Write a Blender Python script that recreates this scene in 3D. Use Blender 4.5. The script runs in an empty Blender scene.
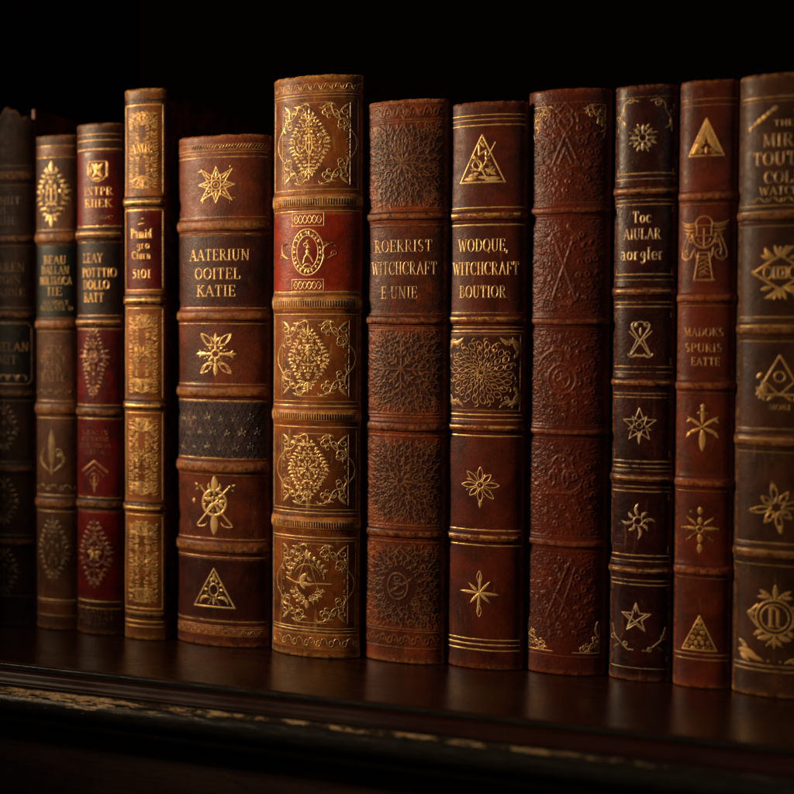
import bpy, math, random
import numpy as np
from math import pi, sin, cos, radians

scene = bpy.context.scene
C = scene.collection
RNG = random.Random(11)

# ------------------------------------------------------------------ materials
def nodes(name):
    m = bpy.data.materials.new(name)
    m.use_nodes = True
    nt = m.node_tree
    b = nt.nodes['Principled BSDF']
    def N(t, **kw):
        n = nt.nodes.new(t)
        for k, v in kw.items():
            if k in n.inputs:
                n.inputs[k].default_value = v
            else:
                setattr(n, k, v)
        return n
    def L(a, bb):
        nt.links.new(a, bb)
    return m, nt, b, N, L

def ramp(N, src, L, p0, p1, c0=0.0, c1=1.0):
    r = N('ShaderNodeMapRange')
    r.inputs['From Min'].default_value = p0
    r.inputs['From Max'].default_value = p1
    r.inputs['To Min'].default_value = c0
    r.inputs['To Max'].default_value = c1
    L(src, r.inputs['Value'])
    return r.outputs['Result']

def mixc(N, L, fac, a, b):
    m = N('ShaderNodeMix', data_type='RGBA')
    for sock, v in ((m.inputs[0], fac), (m.inputs[6], a), (m.inputs[7], b)):
        if hasattr(v, 'is_output'):
            L(v, sock)
        elif isinstance(v, tuple):
            sock.default_value = (*v, 1)
        else:
            sock.default_value = v
    return m.outputs[2]

def math_(N, L, op, a, b=0.0, c=None):
    m = N('ShaderNodeMath', operation=op)
    for i, v in enumerate((a, b)):
        if hasattr(v, 'is_output'):
            L(v, m.inputs[i])
        else:
            m.inputs[i].default_value = v
    return m.outputs[0]

def coords(N, L, sx=1, sy=1, sz=1, seed=0.0):
    t = N('ShaderNodeTexCoord')
    mp = N('ShaderNodeMapping')
    mp.inputs['Scale'].default_value = (sx, sy, sz)
    mp.inputs['Location'].default_value = (seed * 1.37, seed * 0.71, seed * 2.13)
    L(t.outputs['Object'], mp.inputs['Vector'])
    return mp.outputs['Vector']

def noise_(N, L, vec, scale, detail=4, rough=0.55, dist=0.0):
    n = N('ShaderNodeTexNoise')
    n.inputs['Scale'].default_value = scale
    n.inputs['Detail'].default_value = detail
    n.inputs['Roughness'].default_value = rough
    n.inputs['Distortion'].default_value = dist
    L(vec, n.inputs['Vector'])
    return n.outputs['Fac']

def leather(name, base, dark, worn, seed=0.0, grain=900, gb=0.35, rough=0.42, mott=55, crack=0.35,
            scuff=0.35, wear=1.0, patina=None, gdepth=0.0003, spec=0.20):
    """aged book leather: mottled dye, pore grain, hairline cracks, scuffed high spots"""
    base, dark, worn = [tuple(x ** p * t for x, t in zip(c, T_)) for c, p, T_ in
                        ((base, 1.22, (0.98, 0.63, 0.62)), (dark, 1.16, (0.88, 0.60, 0.60)), (worn, 1.1, (0.92, 0.78, 0.72)))]
    m, nt, b, N, L = nodes(name)
    v = coords(N, L, 1, 1, 1, seed)
    n1 = noise_(N, L, v, mott, 6, 0.62, 0.6)
    col = mixc(N, L, ramp(N, n1, L, 0.40, 0.62), base, dark)
    n2 = noise_(N, L, v, mott * 5, 5, 0.7)
    col = mixc(N, L, ramp(N, n2, L, 0.54, 0.72, 0, 0.7), col, tuple(c * 0.45 for c in dark))
    n5 = noise_(N, L, v, mott * 0.45, 4, 0.6, 1.0)
    col = mixc(N, L, ramp(N, n5, L, 0.50, 0.68, 0, 0.75), col, tuple(c * 0.6 for c in dark))
    spk = noise_(N, L, v, 1500, 2, 0.5)
    col = mixc(N, L, ramp(N, spk, L, 0.70, 0.78, 0, 0.5), col, worn)
    at = N('ShaderNodeAttribute', attribute_name='patina')
    if patina:
        pf = math_(N, L, 'ADD', at.outputs['Fac'], ramp(N, n2, L, 0.3, 0.7, -0.35, 0.35))
        col = mixc(N, L, ramp(N, pf, L, 0.3, 0.75), col, patina)
    # vertical rubbing streaks
    vs = coords(N, L, 1, 1, 0.16, seed + 3)
    n3 = noise_(N, L, vs, 330, 4, 0.6, 0.4)
    n4 = noise_(N, L, v, 85, 4, 0.6)
    sc = math_(N, L, 'MULTIPLY', ramp(N, n3, L, 0.56, 0.74), ramp(N, n4, L, 0.45, 0.68))
    col = mixc(N, L, math_(N, L, 'MULTIPLY', sc, scuff), col, worn)
    # short hairline scratches lying every way
    vt = coords(N, L, 1, 1, 1, seed + 9)
    nt_ = noise_(N, L, vt, 70, 2, 0.5, 3.5)
    hair = ramp(N, math_(N, L, 'ABSOLUTE', math_(N, L, 'SUBTRACT', nt_, 0.5)), L, 0.0, 0.006, 1, 0)
    hair = math_(N, L, 'MULTIPLY', hair, ramp(N, n4, L, 0.42, 0.6))
    col = mixc(N, L, math_(N, L, 'MULTIPLY', hair, 0.6 * scuff), col, worn)
    # worn ridges
    wa = N('ShaderNodeAttribute', attribute_name='wear')
    nw = noise_(N, L, v, 420, 5, 0.7)
    wv = math_(N, L, 'MULTIPLY', wa.outputs['Fac'], ramp(N, nw, L, 0.38, 0.62))
    wv = math_(N, L, 'MULTIPLY', wv, wear)
    col = mixc(N, L, wv, col, worn)
    # cracks
    dv = N('ShaderNodeVectorMath', operation='ADD')
    nn = N('ShaderNodeTexNoise')
    nn.inputs['Scale'].default_value = 180
    L(v, nn.inputs['Vector'])
    sc_ = N('ShaderNodeVectorMath', operation='SCALE')
    sc_.inputs['Scale'].default_value = 0.006
    L(nn.outputs['Color'], sc_.inputs[0])
    L(v, dv.inputs[0]); L(sc_.outputs[0], dv.inputs[1])
    vor = N('ShaderNodeTexVoronoi', feature='DISTANCE_TO_EDGE')
    vor.inputs['Scale'].default_value = 210
    L(dv.outputs[0], vor.inputs['Vector'])
    ck = ramp(N, vor.outputs['Distance'], L, 0.0, 0.05, 1, 0)
    ck = math_(N, L, 'MULTIPLY', ck, ramp(N, n4, L, 0.48, 0.62, 0, crack))
    col = mixc(N, L, ck, col, tuple(c * 0.25 for c in dark))
    L(col, b.inputs['Base Color'])
    # roughness
    rr = ramp(N, n2, L, 0.25, 0.75, rough - 0.1, rough + 0.16)
    L(rr, b.inputs['Roughness'])
    b.inputs['Specular IOR Level'].default_value = spec
    # grain bump
    vg = N('ShaderNodeTexVoronoi', feature='SMOOTH_F1')
    vg.inputs['Scale'].default_value = grain
    L(dv.outputs[0], vg.inputs['Vector'])
    ng = noise_(N, L, v, grain * 0.55, 5, 0.65)
    h = math_(N, L, 'ADD', math_(N, L, 'MULTIPLY', vg.outputs['Distance'], 0.6), ng)
    h = math_(N, L, 'SUBTRACT', h, math_(N, L, 'MULTIPLY', ck, 1.2))
    h = math_(N, L, 'ADD', h, math_(N, L, 'MULTIPLY', n2, 0.8))
    bp = N('ShaderNodeBump')
    bp.inputs['Strength'].default_value = gb
    bp.inputs['Distance'].default_value = gdepth
    L(h, bp.inputs['Height'])
    L(bp.outputs['Normal'], b.inputs['Normal'])
    return m

def gilt(name, under, col=(0.80, 0.50, 0.17), lo=0.36, hi=0.52, seed=0.0, rough=0.36, metal=0.5):
    """tooled gold leaf, rubbed away to the leather in places"""
    m, nt, b, N, L = nodes(name)
    v = coords(N, L, 1, 1, 1, seed + 5)
    a = noise_(N, L, v, 130, 5, 0.7)
    c = noise_(N, L, v, 900, 3, 0.6)
    s = math_(N, L, 'ADD', math_(N, L, 'MULTIPLY', a, 0.6), math_(N, L, 'MULTIPLY', c, 0.4))
    f = ramp(N, s, L, lo, hi)
    tone = mixc(N, L, ramp(N, c, L, 0.35, 0.7), col, (col[0] * 0.55, col[1] * 0.45, col[2] * 0.3))
    L(mixc(N, L, f, under, tone), b.inputs['Base Color'])
    L(math_(N, L, 'MULTIPLY', f, metal), b.inputs['Metallic'])
    L(ramp(N, c, L, 0.3, 0.7, rough - 0.08, rough + 0.2), b.inputs['Roughness'])
    bp = N('ShaderNodeBump')
    bp.inputs['Strength'].default_value = 0.5
    bp.inputs['Distance'].default_value = 0.0002
    L(c, bp.inputs['Height'])
    L(bp.outputs['Normal'], b.inputs['Normal'])
    return m

def wood(name, base, dark, seed=0.0, rough=0.24, streak=(3, 60, 60), bump=0.1, spec=0.5, coat=0.0):
    m, nt, b, N, L = nodes(name)
    v = coords(N, L, *streak, seed)
    n = noise_(N, L, v, 4.0, 7, 0.65, 1.2)
    v2 = coords(N, L, 1, 1, 1, seed)
    n2 = noise_(N, L, v2, 30, 6, 0.6)
    n3 = noise_(N, L, v, 22.0, 4, 0.6, 0.5)
    col = mixc(N, L, ramp(N, n, L, 0.35, 0.66), base, dark)
    col = mixc(N, L, ramp(N, n3, L, 0.5, 0.7, 0, 0.6), col, tuple(c * 0.4 for c in dark))
    dust = noise_(N, L, v2, 750, 2, 0.5)
    col = mixc(N, L, ramp(N, dust, L, 0.735, 0.76, 0, 0.35), col, (0.22, 0.17, 0.12))
    L(col, b.inputs['Base Color'])
    L(math_(N, L, 'ADD', ramp(N, n2, L, 0.3, 0.72, rough - 0.06, rough + 0.14), ramp(N, n3, L, 0.45, 0.7, 0, 0.12)), b.inputs['Roughness'])
    b.inputs['Specular IOR Level'].default_value = spec
    b.inputs['Coat Weight'].default_value = coat
    b.inputs['Coat Roughness'].default_value = 0.2
    bp = N('ShaderNodeBump')
    bp.inputs['Strength'].default_value = bump
    bp.inputs['Distance'].default_value = 0.0004
    L(math_(N, L, 'ADD', n3, n), bp.inputs['Height'])
    L(bp.outputs['Normal'], b.inputs['Normal'])
    return m

def ebony_moulding():
    """black paint chipped along the nose down to old gilding"""
    m, nt, b, N, L = nodes('chipped_black_paint')
    t = N('ShaderNodeTexCoord')
    sep = N('ShaderNodeSeparateXYZ')
    L(t.outputs['Object'], sep.inputs[0])
    v = coords(N, L, 0.11, 1, 1, 2.0)
    n = noise_(N, L, v, 900, 5, 0.72, 0.6)
    vb = coords(N, L, 1, 1, 1, 4.0)
    big = noise_(N, L, vb, 16, 3, 0.5)
    # a rubbed line along the upper shoulder, and a flaked stretch towards the left end
    z = sep.outputs['Z']
    line = math_(N, L, 'MULTIPLY', ramp(N, z, L, -0.0114, -0.0108), ramp(N, z, L, -0.0100, -0.0102))
    vl = coords(N, L, 0.35, 1, 1, 6.0)
    nl = noise_(N, L, vl, 170, 4, 0.7)
    line = math_(N, L, 'MULTIPLY', line, ramp(N, sep.outputs['X'], L, 0.17, 0.0, 0.05, 1.0))
    line = math_(N, L, 'MULTIPLY', line, ramp(N, math_(N, L, 'ADD', math_(N, L, 'MULTIPLY', nl, 0.7), math_(N, L, 'MULTIPLY', big, 0.3)), L, 0.475, 0.54))
    zz = math_(N, L, 'MULTIPLY', ramp(N, z, L, -0.0185, -0.0125), ramp(N, z, L, -0.00985, -0.0102))
    xx = ramp(N, sep.outputs['X'], L, 0.02, -0.13)
    s = math_(N, L, 'ADD', math_(N, L, 'MULTIPLY', n, 0.85), math_(N, L, 'MULTIPLY', big, 0.25))
    s = math_(N, L, 'ADD', s, math_(N, L, 'MULTIPLY', math_(N, L, 'MULTIPLY', zz, xx), 0.22))
    flake = math_(N, L, 'MULTIPLY', ramp(N, s, L, 0.765, 0.785), ramp(N, zz, L, 0.02, 0.1))
    chip = math_(N, L, 'MAXIMUM', line, flake)
    fine = noise_(N, L, vb, 900, 3, 0.6)
    gold = mixc(N, L, ramp(N, fine, L, 0.35, 0.65), (0.80, 0.58, 0.30), (0.34, 0.19, 0.08))
    blk = mixc(N, L, ramp(N, n, L, 0.4, 0.65), (0.010, 0.010, 0.009), (0.022, 0.018, 0.014))
    L(mixc(N, L, chip, blk, gold), b.inputs['Base Color'])
    L(math_(N, L, 'ADD', ramp(N, n, L, 0.3, 0.7, 0.16, 0.36), math_(N, L, 'MULTIPLY', chip, 0.2)), b.inputs['Roughness'])
    bp = N('ShaderNodeBump')
    bp.inputs['Strength'].default_value = 0.5
    bp.inputs['Distance'].default_value = 0.0005
    L(math_(N, L, 'SUBTRACT', math_(N, L, 'MULTIPLY', n, 0.4), chip), bp.inputs['Height'])
    L(bp.outputs['Normal'], b.inputs['Normal'])
    return m

def paper():
    m, nt, b, N, L = nodes('old_page_edges')
    v = coords(N, L, 1, 0.02, 0.02, 1.0)
    n = noise_(N, L, v, 1800, 3, 0.6)
    L(mixc(N, L, ramp(N, n, L, 0.35, 0.65), (0.34, 0.25, 0.14), (0.14, 0.09, 0.05)), b.inputs['Base Color'])
    b.inputs['Roughness'].default_value = 0.8
    bp = N('ShaderNodeBump')
    bp.inputs['Strength'].default_value = 0.4
    bp.inputs['Distance'].default_value = 0.0004
    L(n, bp.inputs['Height'])
    L(bp.outputs['Normal'], b.inputs['Normal'])
    return m

# ------------------------------------------------------------------ mesh helpers
def link(name, me, mat, parent=None):
    o = bpy.data.objects.new(name, me)
    C.objects.link(o)
    if mat:
        me.materials.append(mat)
    if parent:
        o.parent = parent
    return o

def raw_mesh(name, V, F, attrs=None):
    """V (n,3), F list of int arrays shaped (m,4) or (m,3)"""
    me = bpy.data.meshes.new(name)
    V = np.asarray(V, dtype=np.float32)
    me.vertices.add(len(V))
    me.vertices.foreach_set('co', V.ravel())
    F = [np.asarray(f, dtype=np.int32) for f in F if len(f)]
    tot = np.concatenate([np.full(len(f), f.shape[1], dtype=np.int32) for f in F])
    idx = np.concatenate([f.ravel() for f in F])
    start = np.concatenate([[0], np.cumsum(tot)[:-1]]).astype(np.int32)
    me.loops.add(len(idx))
    me.loops.foreach_set('vertex_index', idx)
    me.polygons.add(len(tot))
    me.polygons.foreach_set('loop_start', start)
    me.polygons.foreach_set('loop_total', tot)
    me.polygons.foreach_set('use_smooth', np.ones(len(tot), dtype=bool))
    me.update(calc_edges=True)
    me.validate()
    for k, a in (attrs or {}).items():
        at = me.attributes.new(k, 'FLOAT', 'POINT')
        at.data.foreach_set('value', np.asarray(a, dtype=np.float32).ravel())
    return me

def grid_faces(nr, nc):
    i = np.arange(nr - 1)[:, None] * nc + np.arange(nc - 1)[None, :]
    i = i.ravel()
    return np.stack([i, i + 1, i + nc + 1, i + nc], 1)

def box_mesh(name, lo, hi, bev=0.0006, seg=2):
    import bmesh
    bm = bmesh.new()
    bmesh.ops.create_cube(bm, size=1)
    for v in bm.verts:
        for i in range(3):
            v.co[i] = lo[i] if v.co[i] < 0 else hi[i]
    if bev:
        bmesh.ops.bevel(bm, geom=bm.edges[:], offset=bev, segments=seg, affect='EDGES', profile=0.5)
    me = bpy.data.meshes.new(name)
    bm.to_mesh(me)
    bm.free()
    for p in me.polygons:
        p.use_smooth = False
    return me

# ------------------------------------------------------------------ the shape of a bound book
class Book:
    def __init__(self, name, label, x0, x1, front, H, k, ybot, ang, depth=0.17, bulge=0.24, phi=66, seed=1,
                 top=None, group=None):
        self.W = x1 - x0
        self.H = H = H * 1.008
        self.k = k * 0.001008
        self.ybot = ybot
        self.kx = self.k / max(0.75, cos(radians(ang)))
        self.depth = depth
        self.rng = random.Random(seed)
        self.seed = seed
        self.a = self.W / 2 - 0.0007
        self.b = self.W * bulge * 0.66
        P = radians(phi)
        t = np.linspace(-P, P, 401)
        X = self.a * np.sin(t) / sin(P)
        # a slightly flattened back with rounded shoulders
        g = (np.cos(t) - cos(P)) / (1 - cos(P))
        Y = self.b * (1 - np.power(g, 0.86))
        ds = np.hypot(np.diff(X), np.diff(Y))
        S = np.concatenate([[0], np.cumsum(ds)])
        self.Lh = S[-1] / 2
        S -= self.Lh
        tx, ty = np.gradient(X, S), np.gradient(Y, S)
        ln = np.hypot(tx, ty)
        self.S, self.X, self.Y = S, X, Y
        self.NX, self.NY = ty / ln, -tx / ln
        self.bands = []        # (z0, z1, h)
        self.patches = []      # (s0, s1, z0, z1, h)
        r = np.random.RandomState(seed)
        self.irr_p = [(r.uniform(-1, 1) * 250, r.uniform(-1, 1) * 160, r.uniform(0, 6.28), 0.00006 * r.uniform(0.4, 1)) for _ in range(10)]
        self.root = bpy.data.objects.new(name, None)
        C.objects.link(self.root)
        self.root.empty_display_size = 0.02
        self.root.location = ((x0 + x1) / 2 + self.W * bulge * 0.34 * math.tan(radians(ang)), front, 0)
        self.root['label'] = label
        self.root['category'] = 'book'
        self.root['group'] = group or 'antique leather books in a row on the shelf'
        self.top = top
        self.hf = None
    # heights along the spine, written in the half-millimetre rows I measured
    def Z(self, y):
        return (self.ybot - y) * self.k
    def irr(self, s, z):
        o = np.zeros(np.broadcast(s, z).shape)
        for a, b, p, m in self.irr_p:
            o = o + m * np.sin(a * s + b * z + p)
        return o
    def relief(self, s, z):
        o = np.zeros(np.broadcast(s, z).shape)
        for z0, z1, h in self.bands:
            q = (z - (z0 + z1) / 2) / ((z1 - z0) / 2)
            o = np.maximum(o, np.where(np.abs(q) < 1, h * np.power(np.clip(1 - np.abs(q) ** 2.4, 0, 1), 0.5), 0))
        for s0, s1, z0, z1, h in self.patches:
            o = np.maximum(o, np.where((s > s0) & (s < s1) & (z > z0) & (z < z1), h, 0))
        return o
    def surf(self, s, z, off=0.0):
        s = np.asarray(s, float); z = np.asarray(z, float)
        off = off + self.irr(s, z)
        x = np.interp(s, self.S, self.X); y = np.interp(s, self.S, self.Y)
        nx = np.interp(s, self.S, self.NX); ny = np.interp(s, self.S, self.NY)
        # beyond the joint the skin runs straight back
        ex = np.clip(np.abs(s) - self.Lh, 0, None)
        return np.stack([x + nx * off, y + ny * off + ex, z + 0 * x], -1)

    def shell(self, leather_mat, board_mat, page_mat, rag=0.0003, ds=0.0006, dz=0.0007, board_drop=0.001, hf=None, patina=None, ridge=None,
              flare=0.0004):
        H = self.H
        s = np.linspace(-self.Lh - 0.0012, self.Lh + 0.0012, int(2 * self.Lh / ds))
        zs = list(np.linspace(0.0012, H - 0.0012, int(H / dz)))
        offs = [0.0] * len(zs)
        rows_z = [0.0012, 0.0004, 0.0, 0.0001, 0.0004] + [None] * 0
        lo = [(0.0010, -0.0022), (0.0001, -0.0016), (0.0, -0.0009), (0.0003, -0.0003)]
        hi = [(H - 0.0004, -0.00025), (H, -0.0008), (H - 0.0001, -0.0015), (H - 0.0012, -0.0022)]
        zs = [q[0] for q in lo] + zs + [q[0] for q in hi]
        offs = [q[1] for q in lo] + offs + [q[1] for q in hi]
        zs = np.array(zs)[:, None] + 0 * s[None, :]
        offs = np.array(offs)[:, None] + 0 * s[None, :]
        S = s[None, :] + 0 * zs
        # caps flare a little; leather between is very slightly hollow
        e = np.minimum(zs, H - zs)
        offs = offs + flare * np.exp(-(e / 0.006) ** 2)
        wear = 0.9 * np.exp(-(e / 0.0022) ** 2) + 0.75 * np.exp(-((np.abs(S) - self.Lh) / 0.0016) ** 2)
        for z0, z1, h in self.bands:
            for zz in (z0, z1):
                offs = offs + 0.00035 * np.exp(-((zs - zz) / 0.0012) ** 2)
        if hf is not None:
            offs = offs + hf(S, zs)
            self.hf = hf
            if ridge is not None:
                wear = np.maximum(wear, ridge(S, zs))
        V = self.surf(S, zs, offs)
        # ragged top
        r = np.random.RandomState(self.seed + 50)
        jag = (0.6 * np.interp(np.linspace(0, 1, len(s)), np.linspace(0, 1, 17), r.uniform(-1, 1, 17)) + 0.6 * np.interp(np.linspace(0, 1, len(s)), np.linspace(0, 1, 75), -r.uniform(0, 1, 75) ** 3)) * rag
        tp = np.clip((zs - (H - 0.004)) / 0.004, 0, 1)
        V[..., 2] += tp * jag[None, :]
        bt = np.clip((0.003 - zs) / 0.003, 0, 1)
        V[..., 2] += bt * np.abs(np.interp(np.linspace(0, 1, len(s)), np.linspace(0, 1, 40), r.uniform(-1, 1, 40)))[None, :] * rag * 0.3
        if self.top:
            V[..., 2] += np.clip((zs - (H - 0.03)) / 0.03, 0, 1) * self.top(S)
        attrs = {'wear': wear}
        if patina is not None:
            attrs['patina'] = patina(S, zs)
        me = raw_mesh('spine', V.reshape(-1, 3), [grid_faces(*S.shape)], attrs)
        self.spine = link('spine', me, leather_mat, self.root)
        # boards
        t = 0.0028
        yb = self.b - 0.0002
        for sg in (-1, 1):
            xo = self.W / 2 - 0.0001
            lo = (xo - t, yb, 0.0002) if sg > 0 else (-xo, yb, 0.0002)
            hi = (xo, self.depth, H - board_drop) if sg > 0 else (-xo + t, self.depth, H - board_drop)
            link('front_board' if sg > 0 else 'back_board', box_mesh('board', lo, hi, 0.0009, 3), board_mat, self.root)
        link('page_block', box_mesh('pages', (-self.W / 2 + t + 0.0003, yb + 0.001, 0.0035),
                                    (self.W / 2 - t - 0.0003, self.depth - 0.004, H - board_drop - 0.0035), 0.0004, 1), page_mat, self.root)

    def add_bands(self, rows, h, mat, ends=0.0):
        """raised bands over the sewing cords"""
        for (ya, yb_) in rows:
            self.bands.append((self.Z(yb_), self.Z(ya), h))
        for (z0, z1, h) in self.bands[-len(rows):]:
            s = np.linspace(-self.Lh - 0.0006, self.Lh + 0.0006, 70)
            q = np.linspace(-1.0, 1.0, 21)
            hw = (z1 - z0) / 2
            S, Q = np.meshgrid(s, q)
            zz = (z0 + z1) / 2 + Q * hw
            off = h * np.power(np.clip(1 - np.abs(Q) ** 2.4, 0, 1), 0.5)
            r = np.random.RandomState(int(z0 * 1e5) % 9999)
            off = off * (1 + 0.06 * np.interp(S, np.linspace(-self.Lh, self.Lh, 14), r.uniform(-1, 1, 14)))
            zz = zz + 0.00018 * np.interp(S, np.linspace(-self.Lh, self.Lh, 9), r.uniform(-1, 1, 9))
            off = np.where(np.abs(Q) > 0.99, -0.0003, off)
            endf = np.clip((self.Lh + 0.0004 - np.abs(S)) / 0.0009, 0, 1)
            off = off * endf ** 0.5 - (1 - endf) * 0.0004
            V = self.surf(S, zz, off)
            wear = np.clip(1 - np.abs(Q + 0.05) ** 2 * 1.6, 0, 1)
            me = raw_mesh('raised_band', V.reshape(-1, 3), [grid_faces(*S.shape)], {'wear': wear})
            link('raised_band', me, mat, self.root)

    def patch(self, name, y0, y1, mat, frac=0.97, s0=None, s1=None, h=0.00022, label=None):
        z0, z1 = self.Z(y1), self.Z(y0)
        s0 = -self.Lh * frac if s0 is None else s0
        s1 = self.Lh * frac if s1 is None else s1
        e = 0.0004
        s = np.concatenate([[s0, s0 + e * 0.3, s0 + e], np.linspace(s0 + 2 * e, s1 - 2 * e, 60), [s1 - e, s1 - e * 0.3, s1]])
        z = np.concatenate([[z0, z0 + e * 0.3, z0 + e], np.linspace(z0 + 2 * e, z1 - 2 * e, 60), [z1 - e, z1 - e * 0.3, z1]])
        S, Zz = np.meshgrid(s, z)
        d = np.minimum(np.minimum(S - s0, s1 - S), np.minimum(Zz - z0, z1 - Zz))
        off = np.where(d < 1e-7, -0.0001, h * np.clip(d / e, 0, 1) ** 0.5)
        V = self.surf(S, Zz, off)
        me = raw_mesh(name, V.reshape(-1, 3), [grid_faces(*S.shape)], {'wear': 0.7 * np.exp(-(d / 0.0009) ** 2)})
        self.patches.append((s0, s1, z0, z1, h))
        o = link(name, me, mat, self.root)
        if label:
            o['label'] = label
        return o

# ------------------------------------------------------------------ tooled line work
class Tool:
    """collects tapered strokes in (x, y) units around a centre on a book's spine, and presses them on"""
    def __init__(self, book, y, x=0.0, sc=1.0, sx=None):
        self.bk = book
        self.R = []
        self.at(y, x, sc)
        self.w0 = 1.0
    def at(self, y, x=0.0, sc=1.0):
        self.y, self.x, self.sc = y, x, sc
        return self
    def add(self, pts, w=1.0, taper=None, close=False):
        P = np.array(pts, float)
        if close:
            P = np.vstack([P, P[:1]])
        keep = np.concatenate([[True], np.hypot(*np.diff(P, axis=0).T) > 1e-6])
        P = P[keep]
        if len(P) < 2:
            return
        # break at sharp corners
        d = np.diff(P, axis=0)
        d /= np.hypot(d[:, 0], d[:, 1])[:, None]
        cut = [0]
        for i in range(1, len(P) - 1):
            if d[i - 1] @ d[i] < 0.7:
                cut.append(i)
        cut.append(len(P) - 1)
        for a, b in zip(cut[:-1], cut[1:]):
            self._seg(P[a:b + 1], w, taper if len(cut) == 2 else None, len(cut) > 2)
    def _seg(self, P, w, taper, ext):
        P = P.copy()
        if ext:
            a = P[0] - P[1]; a /= np.hypot(*a) + 1e-9
            b = P[-1] - P[-2]; b /= np.hypot(*b) + 1e-9
            P[0] += a * w * 0.35; P[-1] += b * w * 0.35
        L = np.concatenate([[0], np.cumsum(np.hypot(*np.diff(P, axis=0).T))])
        n = max(2, int(math.ceil(L[-1] / 1.3)) + 1)
        if taper is not None:
            n = max(n, 9)
        q = np.unique(np.concatenate([np.linspace(0, L[-1], n), L]))
        X = np.interp(q, L, P[:, 0]); Y = np.interp(q, L, P[:, 1])
        W = np.full(len(q), float(w))
        if taper is not None:
            W = w * np.array([max(0.06, taper(t)) for t in q / L[-1]])
        sc = self.sc
        bk = self.bk
        s = (self.x + X * sc) * bk.kx
        z = bk.Z(self.y) + Y * sc * bk.k
        self.R.append((s, z, W * sc * bk.k * 1.3))
    # --- shapes
    def line(self, x0, y0, x1, y1, w=1.0):
        self.add([(x0, y0), (x1, y1)], w)
    def arc(self, cx, cy, rx, ry, a0, a1, w=1.0, taper=None):
        n = max(6, int(abs(a1 - a0) / 11))
        t = np.radians(np.linspace(a0, a1, n))
        self.add(np.stack([cx + rx * np.cos(t), cy + ry * np.sin(t)], 1), w, taper)
    def ring(self, cx, cy, rx, ry=None, w=1.0):
        self.arc(cx, cy, rx, ry or rx, 0, 360, w)
    def poly(self, pts, w=1.0):
        self.add(pts, w, close=True)
    def leaf(self, x0, y0, x1, y1, w, bend=0.0):
        t = np.linspace(0, 1, 9)
        dx, dy = x1 - x0, y1 - y0
        P = np.stack([x0 + dx * t - dy * bend * np.sin(pi * t), y0 + dy * t + dx * bend * np.sin(pi * t)], 1)
        self.add(P, w, lambda q: sin(pi * min(1, q * 0.92 + 0.06)) ** 0.8)
    def hollow(self, x0, y0, x1, y1, wd, w=0.7):
        """outlined leaf"""
        t = np.linspace(0, 1, 11)
        dx, dy = x1 - x0, y1 - y0
        ln = math.hypot(dx, dy)
        for sg in (-1, 1):
            k = sg * wd / ln * np.sin(pi * t) ** 0.9
            self.add(np.stack([x0 + dx * t - dy * k, y0 + dy * t + dx * k], 1), w)
    def dot(self, x, y, r):
        t = np.linspace(-1, 1, 9)
        self.add(np.stack([x + r * t, y + 0 * t], 1), 2 * r, lambda q: math.sqrt(max(0.0, 1 - (2 * q - 1) ** 2)))
    def curl(self, x, y, r, a, d=1, turns=1.1, w=0.8):
        """spiral that starts at (x, y) heading along a and winds inwards"""
        n = int(26 * turns)
        px, py, th = x, y, a
        P = [(px, py)]
        for i in range(n):
            f = i / n
            rr = r * (1 - 0.72 * f)
            step = 2 * pi * turns * rr / n
            th += d * 2 * pi * turns / n
            px += step * cos(th); py += step * sin(th)
            P.append((px, py))
        self.add(P, w, lambda q: 1 - 0.35 * q)
        self.dot(px, py, w * 0.62)
    def star(self, cx, cy, n, R, r, w=0.8, a0=90, jit=0.0, fn=None):
        P = []
        for i in range(2 * n):
            a = radians(a0 + i * 180 / n)
            q = R if i % 2 == 0 else r
            P.append((cx + q * cos(a), cy + q * sin(a)))
        self.poly(P, w)
    def rosette(self, cx, cy, n, r0, r1, w, a0=0, ry=1.0):
        for i in range(n):
            a = radians(a0 + 360 * i / n)
            self.leaf(cx + r0 * cos(a), cy + r0 * sin(a) * ry, cx + r1 * cos(a), cy + r1 * sin(a) * ry, w)
    def mirror_begin(self):
        self._m = len(self.R)
    def mirror_end(self, horizontal=True):
        c = self.x * self.bk.kx
        cz = self.bk.Z(self.y)
        for (s, z, w) in self.R[self._m:]:
            self.R.append((2 * c - s, z, w) if horizontal else (s, 2 * cz - z, w))
    def rule(self, y, w=1.0, frac=1.0, x0=None, x1=None):
        """a fillet line right across the spine"""
        bk = self.bk
        a = -bk.Lh * frac if x0 is None else x0
        b = bk.Lh * frac if x1 is None else x1
        s = np.linspace(a, b, 70)
        r = np.random.RandomState(int(y * 7) % 10000)
        wob = np.interp(s, np.linspace(a, b, 12), r.uniform(-1, 1, 12)) * 0.00007
        ww = w * 1.2 * bk.k * (1 + 0.25 * np.interp(s, np.linspace(a, b, 25), r.uniform(-1, 1, 25)))
        self.R.append((s, bk.Z(y) + wob, ww))
    def vrule(self, s, y0, y1, w=1.0):
        z = np.linspace(self.bk.Z(y1), self.bk.Z(y0), 40)
        self.R.append((np.full(40, s), z, np.full(40, w * self.bk.k)))
    def build(self, name, mat, parent=None, lift=0.00017, sink=0.00006, label=None):
        gap = {'gilt_rule': 0.0035, 'tooled_ornament': 0.0035, 'gilt_emblem': 0.009}.get(name)
        if gap and self.R:
            # one mesh for each tooled place on the spine
            R = sorted(self.R, key=lambda q: q[1].min())
            top, cur, groups = -1.0, [], []
            for q in R:
                if cur and q[1].min() > top + gap:
                    groups.append(cur)
                    cur = []
                cur.append(q)
                top = max(top, q[1].max())
            groups.append(cur)
            if len(groups) > 1:
                for g in groups:
                    self.R = g
                    self._build(name, mat, parent, lift, sink, label)
                return None
        return self._build(name, mat, parent, lift, sink, label)
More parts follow.
